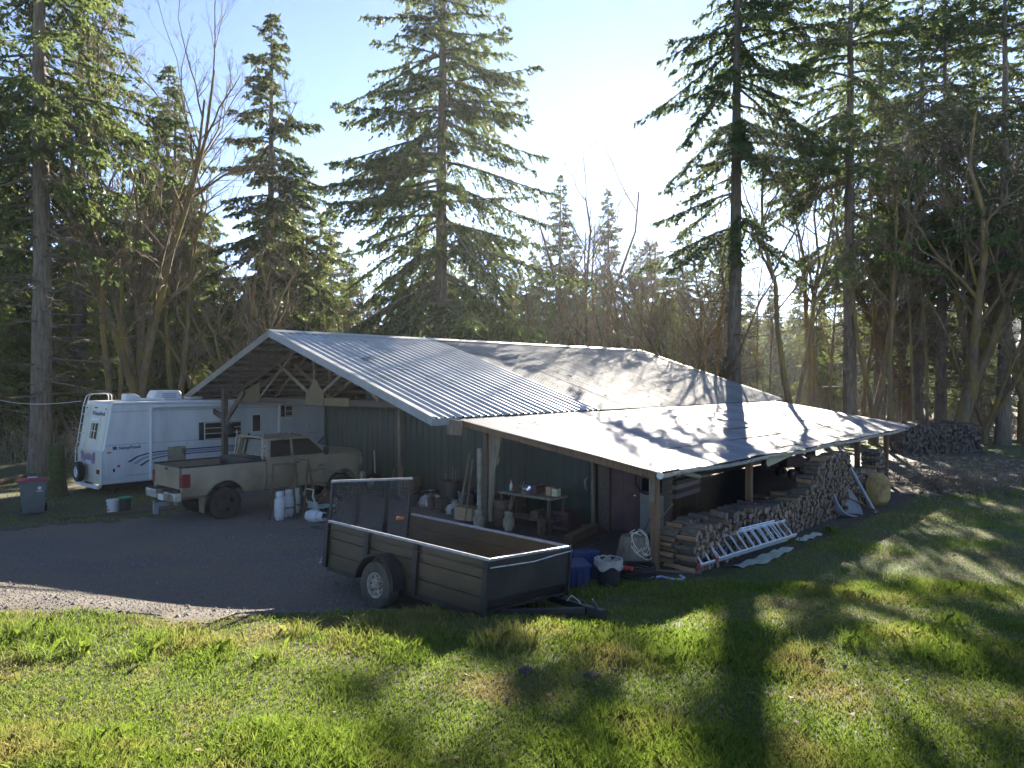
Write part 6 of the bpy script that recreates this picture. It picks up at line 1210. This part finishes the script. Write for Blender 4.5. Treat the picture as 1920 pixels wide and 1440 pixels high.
# ------------------------------------------------------------------ more clutter along the green wall
def crate(u, v, rz, w_, d_, h_, mat, lab, z=0):
    t = uv('crate', lab, 'crate', u, v, rz, z)
    for k in range(4):
        zz = .02 + k * h_ / 4
        for s_ in (-1, 1): MB().box(-w_ / 2, w_ / 2, s_ * d_ / 2 - .008, s_ * d_ / 2 + .008, zz, zz + h_ / 4 - .02).build('slat', mat, t); MB().box(s_ * w_ / 2 - .008, s_ * w_ / 2 + .008, -d_ / 2 + .012, d_ / 2 - .012, zz, zz + h_ / 4 - .02).build('slat', mat, t)
    MB().box(-w_ / 2 + .01, w_ / 2 - .01, -d_ / 2 + .01, d_ / 2 - .01, 0, .018).build('base', mat, t)
def jerry(u, v, rz, mat, lab, z=0):
    t = uv('fuel_can', lab, 'fuel can', u, v, rz, z); MB().prism([(-.17, 0), (.17, 0), (.17, .34), (.08, .42), (-.17, .42)], (0, .08, 0), (1, 0, 0), (0, 0, 1), .16).build('body', mat, t, bevel=.02)
    MB().tube([(-.12, 0, .42), (-.10, 0, .48), (.0, 0, .48), (.04, 0, .42)], .014, 6).build('handle', mat, t); MB().cyl((.12, 0, .38), (.17, 0, .46), .028, n=10).build('spout', 'black_plastic', t)
def toolbox(u, v, rz, mat, lab, z=0, s_=1.):
    t = uv('toolbox', lab, 'toolbox', u, v, rz, z); MB().box(-.26 * s_, .26 * s_, -.14 * s_, .14 * s_, 0, .2 * s_).build('body', mat, t, bevel=.012); MB().prism([(-.14 * s_, 0), (.14 * s_, 0), (.09 * s_, .07 * s_), (-.09 * s_, .07 * s_)], (-.26 * s_, 0, .203 * s_), (0, 1, 0), (0, 0, 1), .52 * s_).build('lid', mat, t); MB().tube([(-.1 * s_, 0, .27 * s_), (-.1 * s_, 0, .32 * s_), (.1 * s_, 0, .32 * s_), (.1 * s_, 0, .27 * s_)], .01, 6).build('handle', 'black_plastic', t)
crate(15.2, 18.3, .1, .5, .4, .45, 'wood_dark', 'slatted wooden crate against the wall behind the mesh ramp'); crate(15.3, 18.3, .25, .42, .36, .3, 'wood_post', 'smaller crate stacked on the slatted crate behind the ramp', .47)
crate(14.75, 16.15, -.2, .45, .4, .4, 'wood_dark', 'dark slatted crate in front of the black barrel'); crate(15.2, 14.55, .1, .5, .5, .7, 'rust', 'tall rusty slatted bin beside the wall left of the post')
crate(15.35, 13.9, 0, .55, .45, .62, 'wood_dark', 'dark crate behind the steel drum'); crate(15.25, 11.9, .1, .6, .5, .5, 'maroon', 'reddish crate on the floor right of the workbench')
jerry(14.6, 16.55, .4, 'maroon', 'dull red fuel can by the crate in front of the barrel'); jerry(14.55, 17.5, -.3, 'dark_green', 'dark green fuel can behind the trailer ramp'); jerry(14.2, 11.9, .9, 'rust', 'rusty fuel can on the dirt by the workbench leg')
toolbox(14.5, 15.25, .3, 'dark_green', 'dark green toolbox in front of the garden tiller'); toolbox(14.65, 12.35, .1, 'rust', 'rusty toolbox on the lower shelf of the workbench', .285, .9); toolbox(14.85, 12.55, 0, 'maroon', 'dull red toolbox standing on the workbench', .922, .8)
for i, (u, v, lab) in enumerate(((15.4, 17.6, 'worn tyre lying flat at the bottom of the tyre pile by the wall'), (15.42, 17.62, 'worn tyre on top of the tyre pile by the wall'))):
    t = uv('tyre', lab, 'tyre', u, v, 0, i * .21); wheel(t, (0, 0, .105), .33, .2, .2, (0, 0, 1), 'rubber', 'rim_rust', 'hole', 'wheel', 0)
t = uv('sheet_stack', 'stack of weathered boards lying on the dirt in front of the sliding door', 'boards', 14.6, 10.9, .25)
for k in range(7): MB().box(-.9 + .05 * (k % 3), .8 + .04 * (k % 2), -.12 + .02 * (k % 2), .10 + .015 * (k % 3), .003 + k * .034, .033 + k * .034).build('board', 'wood_dark' if k % 2 else 'wood_post', t)
